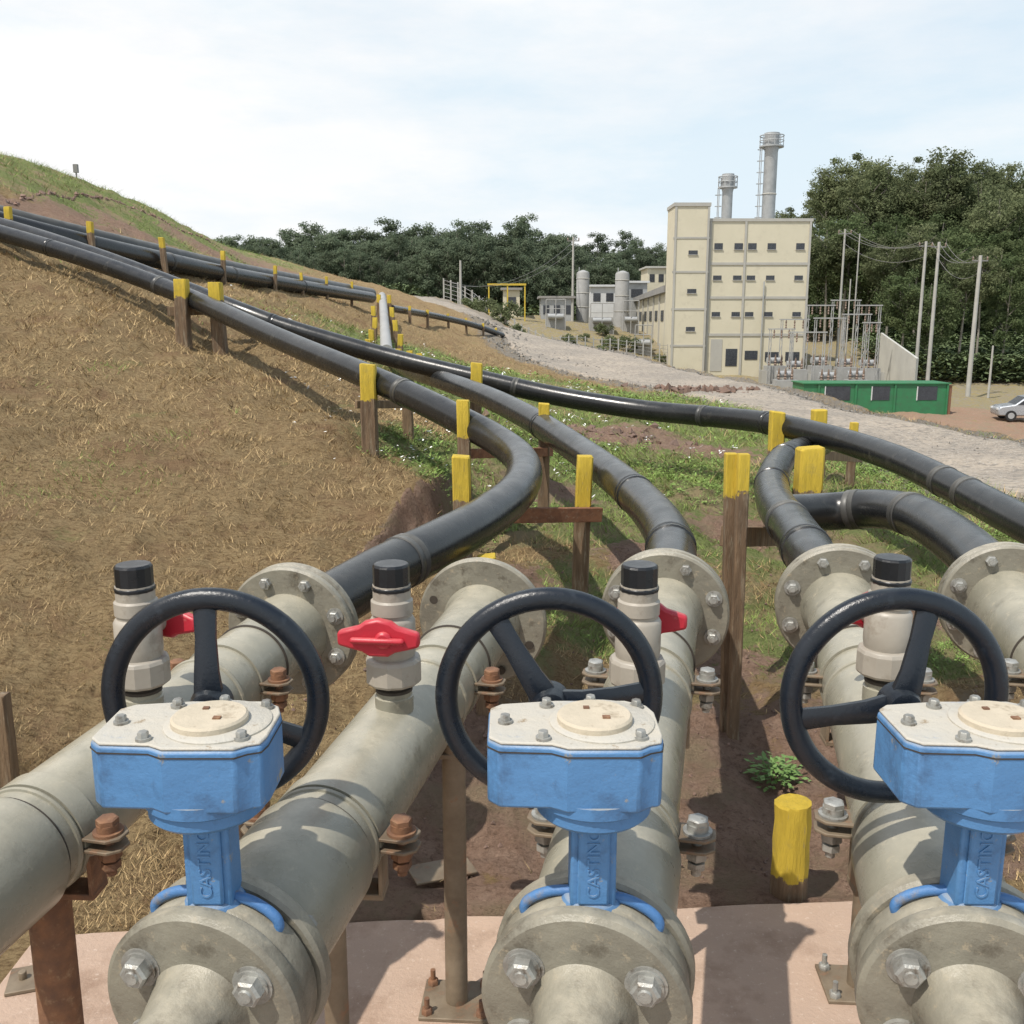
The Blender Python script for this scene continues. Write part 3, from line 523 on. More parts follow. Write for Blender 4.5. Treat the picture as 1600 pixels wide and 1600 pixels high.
bpipe([gax(2,1.62+DT[2]),gax(2,1.74+DT[2]),(1049,872,3.4),(1040,830,3.8),(1008,788,4.35),(960,745,5.0),(900,701,5.9),(830,655,6.9),(760,620,7.9),(690,594,9.2),(640,578,10.8),(612,562,12.6)],RB,'black pipe curving from the middle flange up between the yellow topped posts',joints=(.05,.22,.40,.62))
bpipe([(-200,300,11.8),(0,352,11.1),(150,400,10.4),(283,450,9.9),(370,484,9.6),(450,513,9.5),(600,556,9.4),(740,590,9.2),(870,619,9.0),(1000,640,8.7),(1100,650,8.3),(1200,661,7.7),(1300,684,7.0),(1400,717,6.2),(1500,765,5.4),(1600,818,4.7),(1760,900,3.9)],RB,'long black pipe crossing the picture from the hill to the right frame edge',joints=(.3,.47,.63,.69,.86,.885))
bpipe([gax(3,1.62+DT[3]),gax(3,1.74+DT[3]),(1272,878,3.35),(1240,828,3.9),(1211,785,4.6),(1207,748,5.4),(1225,716,6.3),(1258,700,7.4),(1285,695,8.0)],RB,'short black pipe bending up behind the tall post and under the long pipe',joints=(.3,.42,.6,.75))
bpipe([gax(4,1.62),gax(4,1.72),(1540,888,3.2),(1490,842,3.6),(1430,806,4.05),(1370,795,4.4),(1300,799,4.55),(1226,803,4.45)],RB,'short black pipe curving left from the rightmost flange to join its neighbour',joints=(.1,.6,.8))
bpipe([(-160,302,11.6),(0,347,12.2),(140,382,13.2),(250,406,14.6),(350,427,16.5),(430,441,18.5),(510,454,21),(580,465,24)],.135,'lower of the two black pipes laid along the upper hillside',joints=(.3,.45,.6,.8))
bpipe([(-160,292,12.0),(0,337,12.6),(140,371,13.6),(250,396,15.0),(350,418,16.9),(430,433,18.9),(510,447,21.4),(580,459,24.4)],.135,'upper of the two black pipes laid along the upper hillside','blackd')
bpipe([(604,548,13.2),(601,510,17),(599,480,20),(597,462,23)],.085,'pale grey pipe climbing away between rows of yellow topped stakes','fsteel',name='grey_pipe')
bpipe([(612,482,26),(680,494,30),(740,508,33),(785,524,35)],.10,'thin dark pipe running off toward the gravel road behind the stakes')
# ------------------------------------------------------------ posts
def build_post(p,w,yl,name='post',parent=None,round_=False,tilt=(0,0),label=None,cat=None,group=None):
    z0=H(p.x,p.y)-.12; h=p.z-z0; b=MB(); m=12 if round_ else 8; N=9; skew=random.uniform(-.12,.12)
    cs=[(-1,-.82),(-.82,-1),(.82,-1),(1,-.82),(1,.82),(.82,1),(-.82,1),(-1,.82)]; pr=[]
    zs=[h*i/(N-2) for i in range(N-2)]+[h-w*.07,h]
    for j,z in enumerate(zs):
        s=.88 if j==N-1 else 1-.05*z/max(h,.01)
        ox,oy=tilt[0]*(z-h)+random.uniform(-1,1)*w*.02,tilt[1]*(z-h)+random.uniform(-1,1)*w*.02
        for k in range(m):
            if round_: a=2*math.pi*k/m; x,y=math.cos(a)*w/2,math.sin(a)*w/2
            else: x,y=cs[k][0]*w/2,cs[k][1]*w/2
            x*=s*random.uniform(.985,1.015); y*=s*random.uniform(.985,1.015)
            zz=z+(x*skew if j>=N-2 else 0)
            b.v.append((p.x+x+ox,p.y+y+oy,z0+zz)); pr.append((zz-(h-yl))+.5 if yl>0 else -1)
    for j in range(N-1):
        for k in range(m): b.f.append((j*m+k,j*m+(k+1)%m,(j+1)*m+(k+1)%m,(j+1)*m+k)); b.m.append(0)
    b.f.append(tuple(range((N-1)*m,N*m))); b.m.append(0)
    o=b.build(name,'wood' if yl>0 else 'barewood',parent,world=bool(parent),ang=30,paint=pr)
    if label: tag(o,label,cat,group)
    return o
def trestle(posts,beams,label,cat='pipe support',group=None):
    p0=at(*posts[0][:3]); r=thing('timber_trestle',(p0.x,p0.y,H(p0.x,p0.y)),label,cat,group)
    for q in posts:
        build_post(at(*q[:3]),q[3],q[4],'post',r,tilt=(random.uniform(-.03,.03),random.uniform(-.03,.03)))
    for (a,b,th,mt) in beams:
        a,b=at(*a),at(*b); dv=b-a; L=dv.length; rm=dv.to_track_quat('X','Z').to_matrix()
        MB().box((a+b)/2,(L,th*.5,th),Rm=rm).build('crossbar',mt,r,world=True,smooth=False,bevel=.004)
    return r
trestle([(283,436,9.1,.125,.17),(336,441,9.2,.125,.17)],[((262,487,9.3),(352,483,9.35),.09,'barewood')],'pair of grey timber posts with yellow tops under two pipes on the hillside')
trestle([(575,569,6.55,.11,.24),(636,622,7.3,.08,.0)],[((556,632,6.75),(662,632,7.2),.055,'barewood')],'tall timber post with long yellow top, leftmost in the row before the gully')
trestle([(723,625,5.75,.08,.22),(850,630,6.6,.08,.19)],[((730,709,5.9),(862,706,6.7),.06,'woodred')],'timber trestle with two slim yellow topped posts and brown bar across the gully')
trestle([(720,712,4.35,.085,.20),(914,712,5.0,.085,.27)],[((716,806,4.5),(938,804,5.05),.075,'woodred')],'timber trestle with long reddish crossbar behind the bend of the black pipe')
trestle([(745,567,8.75,.11,.25)],[],'single yellow topped timber post beside the long black pipe above the gully')
trestle([(1142,708,3.72,.046,.17),(1162,709,3.68,.046,.15),(1266,699,5.35,.14,.24)],[((1133,838,4.1),(1235,838,4.9),.09,'barewood')],'tallest brown timber trestle, standing in front of the tight pipe bend on the right')
trestle([(1215,643,7.45,.11,.3),(1280,640,8.9,.13,.2),(1335,660,8.9,.07,.1)],[((1222,706,7.7),(1345,716,8.9),.08,'barewood')],'timber trestle with three yellow topped posts under the long pipe at right')
trestle([(760,868,3.62,.075,.07)],[],'low post with small yellow top just behind the open far flange')
trestle([(728,868,3.9,.05,.0)],[],'thin bare brown post behind the open far flange')
build_post(at(1240,1252,2.80),.112,.23,'yellow_stake',round_=True,label='short round yellow painted stake standing at the slab edge',cat='stake')
build_post(at(0,1085,3.0),.05,0,'bare_post',label='bare grey wooden post at the left frame edge',cat='post')
for (px,py,d,w) in ((12,323,12.0,.08),(140,346,13.0,.08),(252,371,14.3,.08),(348,392,16.2,.075),(430,415,18.1,.065),(470,426,19.5,.06),(510,432,20.8,.06),(550,440,22.6,.06)):
    build_post(at(px,py,d),w,.15,'yellow_topped_stake',tilt=(random.uniform(-.06,.06),0),label='small yellow topped stake beside the two pipes on the upper hillside',cat='stake',group='stakes along the upper hillside pipes')
for (px,py,d) in ((592,460,21),(608,461,21),(583,478,18),(612,480,18.4),(586,496,16.5),(617,500,16.3),(580,515,15),(626,522,15),(622,545,13),(640,548,12.8),(655,552,12.6),(575,530,14.2)):
    build_post(at(px,py,d),.085,.18,'yellow_topped_stake',tilt=(random.uniform(-.1,.1),0),label='small yellow topped stake beside the pale grey climbing pipe',cat='stake',group='stakes flanking the grey climbing pipe')
for (px,py,d) in ((640,478,27),(668,484,29),(700,490,31),(728,497,32.5),(755,505,33.5),(775,512,34.5)):
    build_post(at(px,py,d),.08,.12,'yellow_topped_stake',tilt=(random.uniform(-.06,.06),0),label='tiny yellow topped stake beside the thin dark pipe near the road',cat='stake',group='stakes along the thin dark pipe')
p=at(118,258,24); r=thing('marker_post',(p.x,p.y,H(p.x,p.y)-.05),'thin marker with dark head on the grassy hill crest','marker')
MB().cyl((p.x,p.y,H(p.x,p.y)-.05),p,.02,n=8).build('pole','dsteel',r,world=True); MB().box((p.x,p.y,p.z-.08),(.11,.08,.20)).build('head','dsteel',r,world=True)
def plant(px,py,d,n,s,label):
    p=at(px,py,d); z=H(p.x,p.y); r=thing('weed_plant',(p.x,p.y,z),label,'plant'); b=MB()
    for i in range(n):
        a=random.uniform(0,6.28); l=random.uniform(.2,1)*s; c=Vector((math.cos(a)*l,math.sin(a)*l,random.uniform(.15,1)*s*.7)); d1=Vector((math.cos(a),math.sin(a),random.uniform(-.4,.5)))*s*.13; d2=Vector((-math.sin(a),math.cos(a),random.uniform(-.3,.3)))*s*.08
        b.add([c-d1,c+d2,c+d1,c-d2],[(0,1,2,3)])
    b.build('leaves','weed',r,smooth=False)['kind']='stuff'; st=MB()
    for i in range(8): a=random.uniform(0,6.28); st.cyl((0,0,0),(math.cos(a)*s*.6,math.sin(a)*s*.6,s*.5),.003,n=5)
    st.build('stems','weed',r)
plant(1215,1178,3.6,190,.115,'small bushy green weed at the foot of the tallest brown trestle')
# ------------------------------------------------------------ trees
def crown(n,rx,rz,cz,leaf,per,seed):
    rg=np.random.default_rng(seed); V=[]
    for i in range(n):
        v=rg.normal(size=3); v/=np.linalg.norm(v); rad=rg.uniform(.1,1)**.5*.92; c=np.array([v[0]*rx*rad,v[1]*rx*rad,cz+v[2]*rz*rad]); cr=rg.uniform(.16,.40)*rx
        q=rg.normal(size=(per,3)); q/=np.linalg.norm(q,axis=1)[:,None]; q*=(rg.uniform(.0,1.0,per)[:,None]**.45)*(1+.18*rg.normal(size=(per,1))); q[:,2]*=.8; P=c+q*cr
        nrm=q*.8+rg.normal(size=(per,3))*.5+np.array([0,0,.35]); t1=np.cross(nrm,rg.normal(size=(per,3))); t1/=np.linalg.norm(t1,axis=1)[:,None]+1e-6; t2=np.cross(nrm,t1); t2/=np.linalg.norm(t2,axis=1)[:,None]+1e-6
        s=(leaf*rg.uniform(.5,1.3,per))[:,None]; V.append(np.stack([P-t1*s,P+t2*s*.5,P+t1*s,P-t2*s*.5],1).reshape(-1,3))
    return np.concatenate(V)
def tree_proto(seed,hgt,rx,rz,cz,matn,label,group,n=60,leaf=.15,per=160):
    rd=random.Random(seed); r=thing('forest_tree',(0,0,0),label,'tree',group); b=MB(); lean=rd.uniform(-.5,.5)
    b.tube(crom([Vector((0,0,-.5)),Vector((lean*.3,0,hgt*.35)),Vector((lean*.8,.2,hgt*.65)),Vector((lean,.1,hgt*.88))],4),[.18*(1-i/14) for i in range(13)],7)
    for i in range(8):
        a=rd.uniform(0,6.28); z=cz-rz*.6+rd.uniform(0,rz*1.1); b.tube([Vector((lean*.6,0,z-1.2)),Vector((math.cos(a)*rx*.4,math.sin(a)*rx*.4,z)),Vector((math.cos(a)*rx*.65,math.sin(a)*rx*.65,z+.6))],[.09,.05,.025],5)
    b.build('trunk','bark',r)
    V=crown(n,rx,rz,cz,leaf,per,seed); o=npmesh('crown',V,np.arange(len(V)).reshape(-1,4),matn); o.parent=r; return r
LR='tall dark green tree in the forest right of the cream building'; LL='distant green tree in the wooded ridge left of the cream building'
GR,GL='trees of the right forest','trees of the left wooded ridge'
prR=[tree_proto(1,15,3.1,4.6,10.2,'leafA',LR,GR),tree_proto(2,17,3.4,4.6,12.0,'leafB',LR,GR,52),tree_proto(3,14,3.6,5.2,8.4,'leafA',LR,GR,70),tree_proto(4,18,2.6,4.2,13.4,'leafB',LR,GR,42),tree_proto(8,16,3.0,5.6,9.8,'leafA',LR,GR,62)]
prL=[tree_proto(5,11,3.3,4.4,6.3,'leafC',LL,GL,70,.17,120),tree_proto(6,12.5,3.1,4.8,7.2,'leafC',LL,GL,64,.17,120),tree_proto(7,13.5,2.8,4.6,8.6,'leafC',LL,GL,54,.17,120)]
used=set()
def put(pr,x,y,s):
    i=random.randrange(len(pr)); z=H(x,y)-.2; key=(id(pr),i)
    if key not in used: used.add(key); o=pr[i]; o.location=(x,y,z)
    else: o=dup(pr[i],(x,y,z))
    o.rotation_euler=(0,0,random.uniform(0,6.28)); o.scale=(s*random.uniform(.95,1.2),)*2+(s,)
SIL=([1190,1225,1265,1300,1340,1400,1440,1480,1540,1600,1750],[345,312,280,246,234,255,232,246,240,210,195])
for d,st,f in ((92,44,-.95),(104,44,-.62),(112,42,-.35),(122,36,-.12),(135,32,0),(150,30,.0)):
    px=1215+random.uniform(0,20) if d>110 else (1375 if d>100 else 1400)
    while px<1690:
        x=(px-800)/1500*d; y=d*1.0; z=H(x,y); tp=at(px,float(np.interp(px,*SIL))+random.uniform(-12,26)+(-f)*150,d).z; hh=max(6,min(tp-z,26)); put(prR,x,y,hh/17.0); px+=st*random.uniform(.6,1.2)
SLL=([330,380,400,480,560,640,740,830,880,960,1040,1070],[370,362,357,354,348,347,339,345,364,368,377,387])
for d,f in ((142,40),(148,24),(158,8),(170,0)):
    px=360+random.uniform(0,15)
    while px<1075:
        x=(px-800)/1500*d; y=d; z=H(x,y); tp=at(px,float(np.interp(px,*SLL))+random.uniform(-9,12)+f,d).z; put(prL,x,y,max(5,min(tp-z,19))/12.6); px+=25*random.uniform(.6,1.2)
for pr in prR+prL:
    if pr.location.length<.01: put([pr],60,150,1)
X=[];Y=[]
for _ in range(4200):
    d=random.uniform(89,150); px=random.uniform(1395 if d<100 else (1345 if d<114 else 1230),1720); X.append((px-800)/1500*d); Y.append(d)
for _ in range(2600):
    d=random.uniform(134,172); px=random.uniform(350,1080); X.append((px-800)/1500*d); Y.append(d)
X=np.array(X);Y=np.array(Y); leaves('undergrowth',X,Y,Hn(X,Y),np.full(len(X),.30),np.full(len(X),2.6),(.11,.145,.07),'dark undergrowth filling the foot of the woods','undergrowth',per=22)
def shrub_proto():
    r=thing('shrub',(0,0,0),'low grey green shrub beyond the far end of the road','shrub','shrubs beyond the road'); V=crown(16,.9,.55,.5,.08,90,33); o=npmesh('foliage',V,np.arange(len(V)).reshape(-1,4),'leafB'); o.parent=r; MB().cyl((0,0,-.3),(0,0,.4),.05,n=6).build('stem','bark',r); return r
sh=shrub_proto(); fst=True
for (px,d) in ((760,70),(775,76),(800,72),(822,80),(845,76),(868,82),(890,86),(740,80),(1050,92),(912,90),(805,84),(930,80),(955,88),(830,70),(860,74),(885,78),(905,84),(980,90),(1005,92),(1030,88),(790,66),(940,94)):
    x=(px-800)/1500*d; z=H(x,d)
    if fst: sh.location=(x,d,z); fst=False
    else: dup(sh,(x,d,z),rz=random.uniform(0,6),sc=random.uniform(.6,1.5))
# ------------------------------------------------------------ buildings
FY=86.0
def dep(Y): return Y*CP
def wx(px,Y=FY,z=None): return (px-800)/1500*(Y*CP-((z-CZ)*SP if z is not None else 0))
def wz(py,Y=FY):
    v=(800-py)/1500; return (v*Y*CP-Y*SP)/(CP+v*SP)+CZ
def BX(x0,x1,y0,y1,z0,z1): return ((x0+x1)/2,(y0+y1)/2,(z0+z1)/2),(x1-x0,y1-y0,z1-z0)
bz=wz(585)-.6
r=thing('power_plant_building',(wx(1160),FY,bz),'tall cream power plant building with grey bands and rows of small windows','building')
X0,XT,X1=wx(1048),wx(1102),wx(1260); ZM,ZT=wz(346),wz(323)
MB().box(*BX(XT,X1,FY,FY+13,bz,ZM)).build('main_block','cream',r,world=True,smooth=False)
MB().box(*BX(X0,XT-.003,FY-.35,FY+3.4,bz,ZT)).build('stair_tower','cream',r,world=True,smooth=False)
MB().box(*BX(XT-.06,X1+.08,FY-.1,FY+13.1,ZM,ZM+.25)).build('parapet','trim',r,world=True,smooth=False)
MB().box(*BX(X0-.08,XT+.06,FY-.45,FY+3.5,ZT,ZT+.3)).build('tower_parapet','trim',r,world=True,smooth=False)
for py in (412,465,523): MB().box(*BX(XT+.02,X1+.02,FY-.07,FY+.05,wz(py+2),wz(py-2))).build('floor_band','trim',r,world=True,smooth=False)
for py in (372,425,483,540): MB().box(*BX(X0-.04,XT+.03,FY-.40,FY-.2,wz(py+1.5),wz(py-1.5))).build('floor_band','trim',r,world=True,smooth=False)
for px in (1105,1159,1258): MB().box(*BX(wx(px-1.6),wx(px+1.6),FY-.10,FY+.04,bz,ZM-.01)).build('pilaster','trim',r,world=True,smooth=False)
for px in (1050,1100): MB().box(*BX(wx(px-1.6),wx(px+1.6),FY-.42,FY-.2,bz,ZT-.01)).build('pilaster','trim',r,world=True,smooth=False)
def win(px,py,w,h,Yf):
    x0,x1,z0,z1=wx(px-w/2),wx(px+w/2),wz(py+h/2),wz(py-h/2); g=MB().box(*BX(x0,x1,Yf-.02,Yf+.1,z0,z1)).build('window','glass',r,world=True,smooth=False)
    o=MB().box(*BX(x0-.05,x1+.05,Yf-.09,Yf+.05,z0-.05,z0)).build('sill','wframe',g,smooth=False)
    for v in o.data.vertices: v.co-=Vector(r.location)
for row,(py,h) in enumerate(((385,10),(434,7),(491,7))):
    for px in (1118,1149,1170,1200,1244): win(px,py,13,h,FY)
for py in (395,455,514): win(1078,py,14,6.5,FY-.35)
for (x0,x1,y0,y1) in ((1112,1130,530,580),(1136,1154,545,572),(1166,1186,548,562),(1198,1220,550,565),(1230,1252,550,565)):
    MB().box(*BX(wx(x0),wx(x1),FY-.04,FY+.1,wz(y1),wz(y0))).build('opening','trim' if x0<1120 else 'glass',r,world=True,smooth=False)
MB().cyl((wx(1190),FY-.2,bz),(wx(1190),FY-.2,wz(440)),.06,n=8).build('down_pipe','steel',r,world=True)
AY0,AY1=FY+4,FY+33; ax0=wx(1042,AY0); az=wz(566,AY0); at1=wz(446,AY0)
r2=thing('low_annex',(ax0,AY0,az),'long low cream annex receding behind the left side of the tall building','building')
MB().box(*BX(ax0,ax0+1.9,AY0,AY1,az-1,at1-.6)).build('wall','cream',r2,world=True,smooth=False)
MB().prism([(AY0-.2,at1-.6),(AY1+.2,at1-1.2),(AY1+.2,at1-.8),(AY0-.2,at1)],(ax0-.4,0,0),(0,1,0),(0,0,1),(1,0,0),2.6).build('roof','roofdark',r2,world=True,smooth=False)
for i in range(7): y=AY0+2+i*3.9; MB().box(*BX(ax0-.05,ax0+.1,y,y+1.6,at1-3.2,at1-2.2)).build('window','glass',r2,world=True,smooth=False)
for i in range(8): y=AY0+.4+i*3.9; MB().box(*BX(ax0-.12,ax0+.1,y,y+.35,az-1,at1-.62)).build('pilaster','trim',r2,world=True,smooth=False)
def chimney(px,Y,rad,ytop,label):
    zt=wz(ytop,Y); x=wx(px,Y,zt-4); z0=-3; r=thing('chimney',(x,Y,z0),label,'chimney')
    MB().lathe([(rad,0),(rad,zt-z0-1.6),(rad*1.15,zt-z0-1.3),(rad*1.15,zt-z0)],(x,Y,z0),(0,0,1),28).build('stack','steel',r,world=True)
    pf=MB(); pf.lathe([(rad*1.1,0),(rad*1.85,0),(rad*1.85,.12),(rad*1.1,.12)],(x,Y,zt-1.25),(0,0,1),20)
    pf.torus((x,Y,zt-.25),(0,0,1),rad*1.8,.05,24,5); pf.torus((x,Y,zt-.7),(0,0,1),rad*1.8,.04,24,5)
    for i in range(12): a=i*math.pi/6; pf.cyl((x+math.cos(a)*rad*1.8,Y+math.sin(a)*rad*1.8,zt-1.15),(x+math.cos(a)*rad*1.8,Y+math.sin(a)*rad*1.8,zt-.25),.035,n=5)
    pf.build('platform','steel',r,world=True)
    ld=MB(); xl=x-rad-.35
    for dy in (-.3,.3): ld.cyl((xl,Y+dy,2),(xl,Y+dy,zt-1.2),.04,n=5)
    z=8
    while z<zt-1.3: ld.torus((xl,Y,z),(0,0,1),.30,.025,12,4); z+=1.0
    ld.build('ladder','steel',r,world=True)
    for zz in (.55,.75): MB().torus((x,Y,z0+(zt-z0)*zz),(0,0,1),rad*1.02,.07,24,5).build('band','trim',r,world=True)
chimney(1203,93,.60,208,'taller silver chimney with platform and ladder behind the cream building'); chimney(1135,93,.48,272,'shorter silver chimney behind the stair tower of the cream building')
def tank(px,y0,y1,w,Y,label):
    x=wx(px,Y); zt=wz(y0,Y); zb=H(x,Y)-.5; rad=w/2/1500*dep(Y); r=thing('steel_tank',(x,Y,zb),label,'tank')
    MB().lathe([(rad,0),(rad,zt-zb-.4),(rad*.9,zt-zb-.2),(rad*.2,zt-zb)],(x,Y,zb),(0,0,1),24).build('shell','fsteel',r,world=True)
    for q in (.35,.6,.85): MB().torus((x,Y,zb+(zt-zb)*q),(0,0,1),rad,.05,24,5).build('hoop','trim',r,world=True)
    MB().cyl((x-rad*.6,Y,zt-.3),(x-rad*.6,Y,zt+.3),.06,n=6).build('vent','steel',r,world=True)
tank(910,422,482,20,104,'left of two grey upright tanks'); tank(971,423,480,22,104,'right of two grey upright tanks')
def shed(x0,x1,y0,y1,Y,D,wm,rm,label,wins=2):
    a,c=wx(x0,Y),wx(x1,Y); zt=wz(y0,Y); zb=H((a+c)/2,Y)-.6; zb=min(zb,wz(y1,Y)); r=thing('service_building',((a+c)/2,Y,zb),label,'building')
    MB().box(*BX(a,c,Y,Y+D,zb,zt)).build('wall',wm,r,world=True,smooth=False)
    MB().box(*BX(a-.25,c+.25,Y-.3,Y+D+.3,zt,zt+.22)).build('roof',rm,r,world=True,smooth=False)
    for i in range(wins):
        q=a+(c-a)*(i+.5)/wins; w=(c-a)/wins*.28; MB().box(*BX(q-w,q+w,Y-.04,Y+.05,zt-1.6,zt-.7)).build('window','glass',r,world=True,smooth=False)
shed(922,962,448,485,110,6,'white','white','small white service building between the two grey tanks')
shed(1010,1038,419,480,118,6,'cream','trim','small cream block behind the long low annex',2)
shed(978,1010,442,480,112,5,'steel','white','small grey block right of the two tanks',1)
shed(845,895,466,498,100,5,'steel','roofdark','low grey roofed shed left of the two tanks',3)
shed(786,812,453,478,99,3,'cream','roofdark','tiny cream kiosk under the yellow portal',1)
def skid(px,w,py,Y,label):
    x=wx(px,Y); z=H(x,Y)-.2; zt=wz(py,Y); W=w/1500*dep(Y); r=thing('gas_skid',(x,Y,z),label,'plant equipment','gas skids left of the annex')
    MB().box(*BX(x-W/2,x+W/2,Y,Y+2,z,z+(zt-z)*.55)).build('housing','fsteel',r,world=True,smooth=False)
    MB().cyl((x-W*.4,Y-.3,z+(zt-z)*.45),(x+W*.4,Y-.3,z+(zt-z)*.45),.26,n=14).build('vessel','steel',r,world=True)
    f=MB()
    for q in (-.5,0,.5): f.cyl((x+q*W,Y-.5,z),(x+q*W,Y-.5,zt),.05,n=6)
    f.cyl((x-W/2,Y-.5,zt),(x+W/2,Y-.5,zt),.05,n=6); f.cyl((x-W/2,Y-.5,z+(zt-z)*.7),(x+W/2,Y-.5,z+(zt-z)*.7),.04,n=6)
    f.build('pipework','fsteel',r,world=True)
for (px,w,py,Y) in ((868,30,468,94),(940,36,474,96),(985,24,470,99),(1005,26,508,90)): skid(px,w,py,Y,'grey gas skid with pipework left of the long annex')
r=thing('steel_portal',(wx(792,96),96,H(wx(792,96),96)),'yellow steel portal near the end of the gravel road','portal')
for px in (764,793,820): MB().box(*BX(wx(px-1,96),wx(px+1,96),95.9,96.1,H(wx(px,96),96)-.3,wz(446,96))).build('leg','yellow',r,world=True,smooth=False)
MB().box(*BX(wx(762,96),wx(822,96),95.85,96.15,wz(446,96),wz(443,96))).build('beam','yellow',r,world=True,smooth=False)
def fence(pts,hh,label,ps=.13):
    r=thing('mesh_fence',(pts[0][0],pts[0][1],H(*pts[0])),label,'fence'); fp=[]
    for x,Y in pts:
        z=H(x,Y); zt=z+hh; fp.append((x,Y,z,zt)); MB().box((x,Y,(z+zt)/2-.1),(ps,ps,zt-z+.3)).build('fence_post','concpole',r,world=True,smooth=False)
    w=MB()
    for a,b in zip(fp,fp[1:]):
        for q in (.05,.2,.35,.5,.65,.8,.95): w.cyl((a[0],a[1],a[2]+(a[3]-a[2])*q),(b[0],b[1],b[2]+(b[3]-b[2])*q),.018,n=4)
    w.build('wire','fsteel',r,world=True)
fence([(wx(694+i*11,92-i*1.6),92-i*1.6) for i in range(15)],2.4,'wire fence on concrete posts at the top of the gravel road')
fence([(wx(850+i*13,78+i*.6),78+i*.6) for i in range(16)],2.0,'wire fence running from the road toward the foot of the tall building',.10)
def pole(px,ytop,Y,w,label,arm=False):
    zt=wz(ytop,Y); x=wx(px,Y,zt*.5); z=H(x,Y)-.5; r=thing('utility_pole',(x,Y,z),label,'pole'); MB().cyl((x,Y,z),(x,Y,zt),w*.58,w*.38,n=10).build('shaft','concpole',r,world=True)
    if arm: 
        MB().box((x,Y,zt-.4),(1.2,.09,.09)).build('crossarm','dsteel',r,world=True,smooth=False)
        for q in (-.55,0,.55): MB().lathe([(.04,0),(.08,.05),(.04,.1),(.08,.15),(.03,.28)],(x+q,Y,zt-.36),(0,0,1),8).build('insulator','insul',r,world=True)
    return Vector((x,Y,zt-.1))
P1=pole(1315,358,90,.22,'slender concrete pole just right of the cream building',True); P2=pole(1441,377,85,.28,'left pole of the pair of tall concrete poles before the right forest',True); P3=pole(1461,378,82,.30,'right pole of the pair of tall concrete poles before the right forest',True); P4=pole(1526,399,76,.34,'rightmost tall concrete pole before the forest',True)
pole(1338,365,94,.15,'thin pole behind the slender concrete pole by the building'); pole(720,407,80,.22,'concrete pole at the top of the gravel road'); pole(895,370,100,.25,'lone concrete pole standing above the left grey tank',True); pole(1552,540,76,.18,'short concrete pole at the foot of the right forest'); pole(1326,436,84,.13,'short thin pole above the substation'); 
def wire(a,b,sag,label):
    pts=[a.lerp(b,t/14)+Vector((0,0,-4*sag*(t/14)*(1-t/14))) for t in range(15)]; o=MB().tube(pts,.018,5); o=o.build('power_line','dsteel'); tag(o,label,'cable','power lines between the poles')
for dz,dx in ((0,-.55),(0,0),(0,.55),(-1.2,0)):
    for a,b in ((P1,P2),(P3,P4)):
        wire(a+Vector((dx,0,dz+.05)),b+Vector((dx,0,dz+.05)),1.0,'thin dark power line sagging between the concrete poles')
pq=at(895,378,100)
for z in (0,-.8): wire(pq+Vector((0,0,z)),at(700,445+z*5,82),1.6,'thin dark power line sagging between the concrete poles')
def gantry(x0,x1,ytop,Y,label,n=3):
    a,c=wx(x0,Y),wx(x1,Y); zt=wz(ytop,Y); z=H(a,Y)-.5; r=thing('substation_gantry',(a,Y,z),label,'gantry','substation gantries')
    for x in (a,c): 
        b=MB()
        for sx in (-.12,.12): b.cyl((x+sx,Y,z),(x+sx*.6,Y,zt),.035,n=5)
        q=z; s=1
        while q<zt-.8: b.cyl((x-.12*s,Y,q),(x+.12*s,Y,q+.8),.022,n=4); q+=.8; s=-s
        b.build('lattice_post','fsteel',r,world=True)
    MB().box(*BX(a-.2,c+.2,Y-.06,Y+.06,zt,zt+.09)).build('crossbeam','fsteel',r,world=True,smooth=False)
    for i in range(n):
        x=a+(c-a)*(i+.5)/n; MB().lathe([(.03,0),(.08,.1),(.04,.2),(.08,.3),(.04,.4),(.08,.5),(.03,.7)],(x,Y,zt-.7),(0,0,1),8).build('insulator','insul',r,world=True)
gl='grey lattice gantry in the substation below the cream building'
for (x0,x1,yt,Y) in ((1222,1262,500,80),(1262,1300,478,79),(1300,1340,470,82),(1340,1374,478,80),(1275,1318,498,75),(1320,1358,492,76),(1238,1290,520,73),(1205,1240,515,78),(1352,1374,505,74)):
    gantry(x0,x1,yt,Y,gl)
def trafo(px,Y,label,s=1):
    x=wx(px,Y); z=wz(585,Y)+s-2.4
    r=thing('transformer',(x,Y,z),label,'transformer','substation transformers'); MB().box((x,Y,z+1.1),(1.6,1.2,2.2)).build('tank','fsteel',r,world=True,smooth=False)
    for sd in (-1,1):
        b=MB().box((x+sd*.83,Y,z+1.1),(.06,1.1,1.4))
        for i in range(6): b.box((x+sd*1.0,Y-.5+i*.2,z+1.1),(.34,.06,1.5))
        b.build('radiator','trim',r,world=True,smooth=False)
    for q in (-.5,0,.5): MB().lathe([(.06,0),(.13,.12),(.06,.2),(.13,.32),(.06,.42),(.1,.55),(.03,.9)],(x+q,Y,z+2.2),(0,0,1),8).build('bushing','insul',r,world=True)
    MB().cyl((x-.6,Y+.4,z+2.6),(x+.6,Y+.4,z+2.6),.25,n=12).build('conservator','steel',r,world=True)
for px,Y,s in ((1215,79,.9),(1247,77,.6),(1285,78,.9),(1325,79,.8),(1362,78,.7),(1232,72.5,-.2),(1300,72.5,-.3),(1345,72.5,-.2)): trafo(px,Y,'grey substation transformer with brown bushings below the cream building',s)
zp=wz(585,79)-1.6
MB().box(*BX(wx(1190,79),wx(1420,79),71,85.4,zp-4,zp)).build('substation_pad','trim',smooth=False)['kind']='structure'
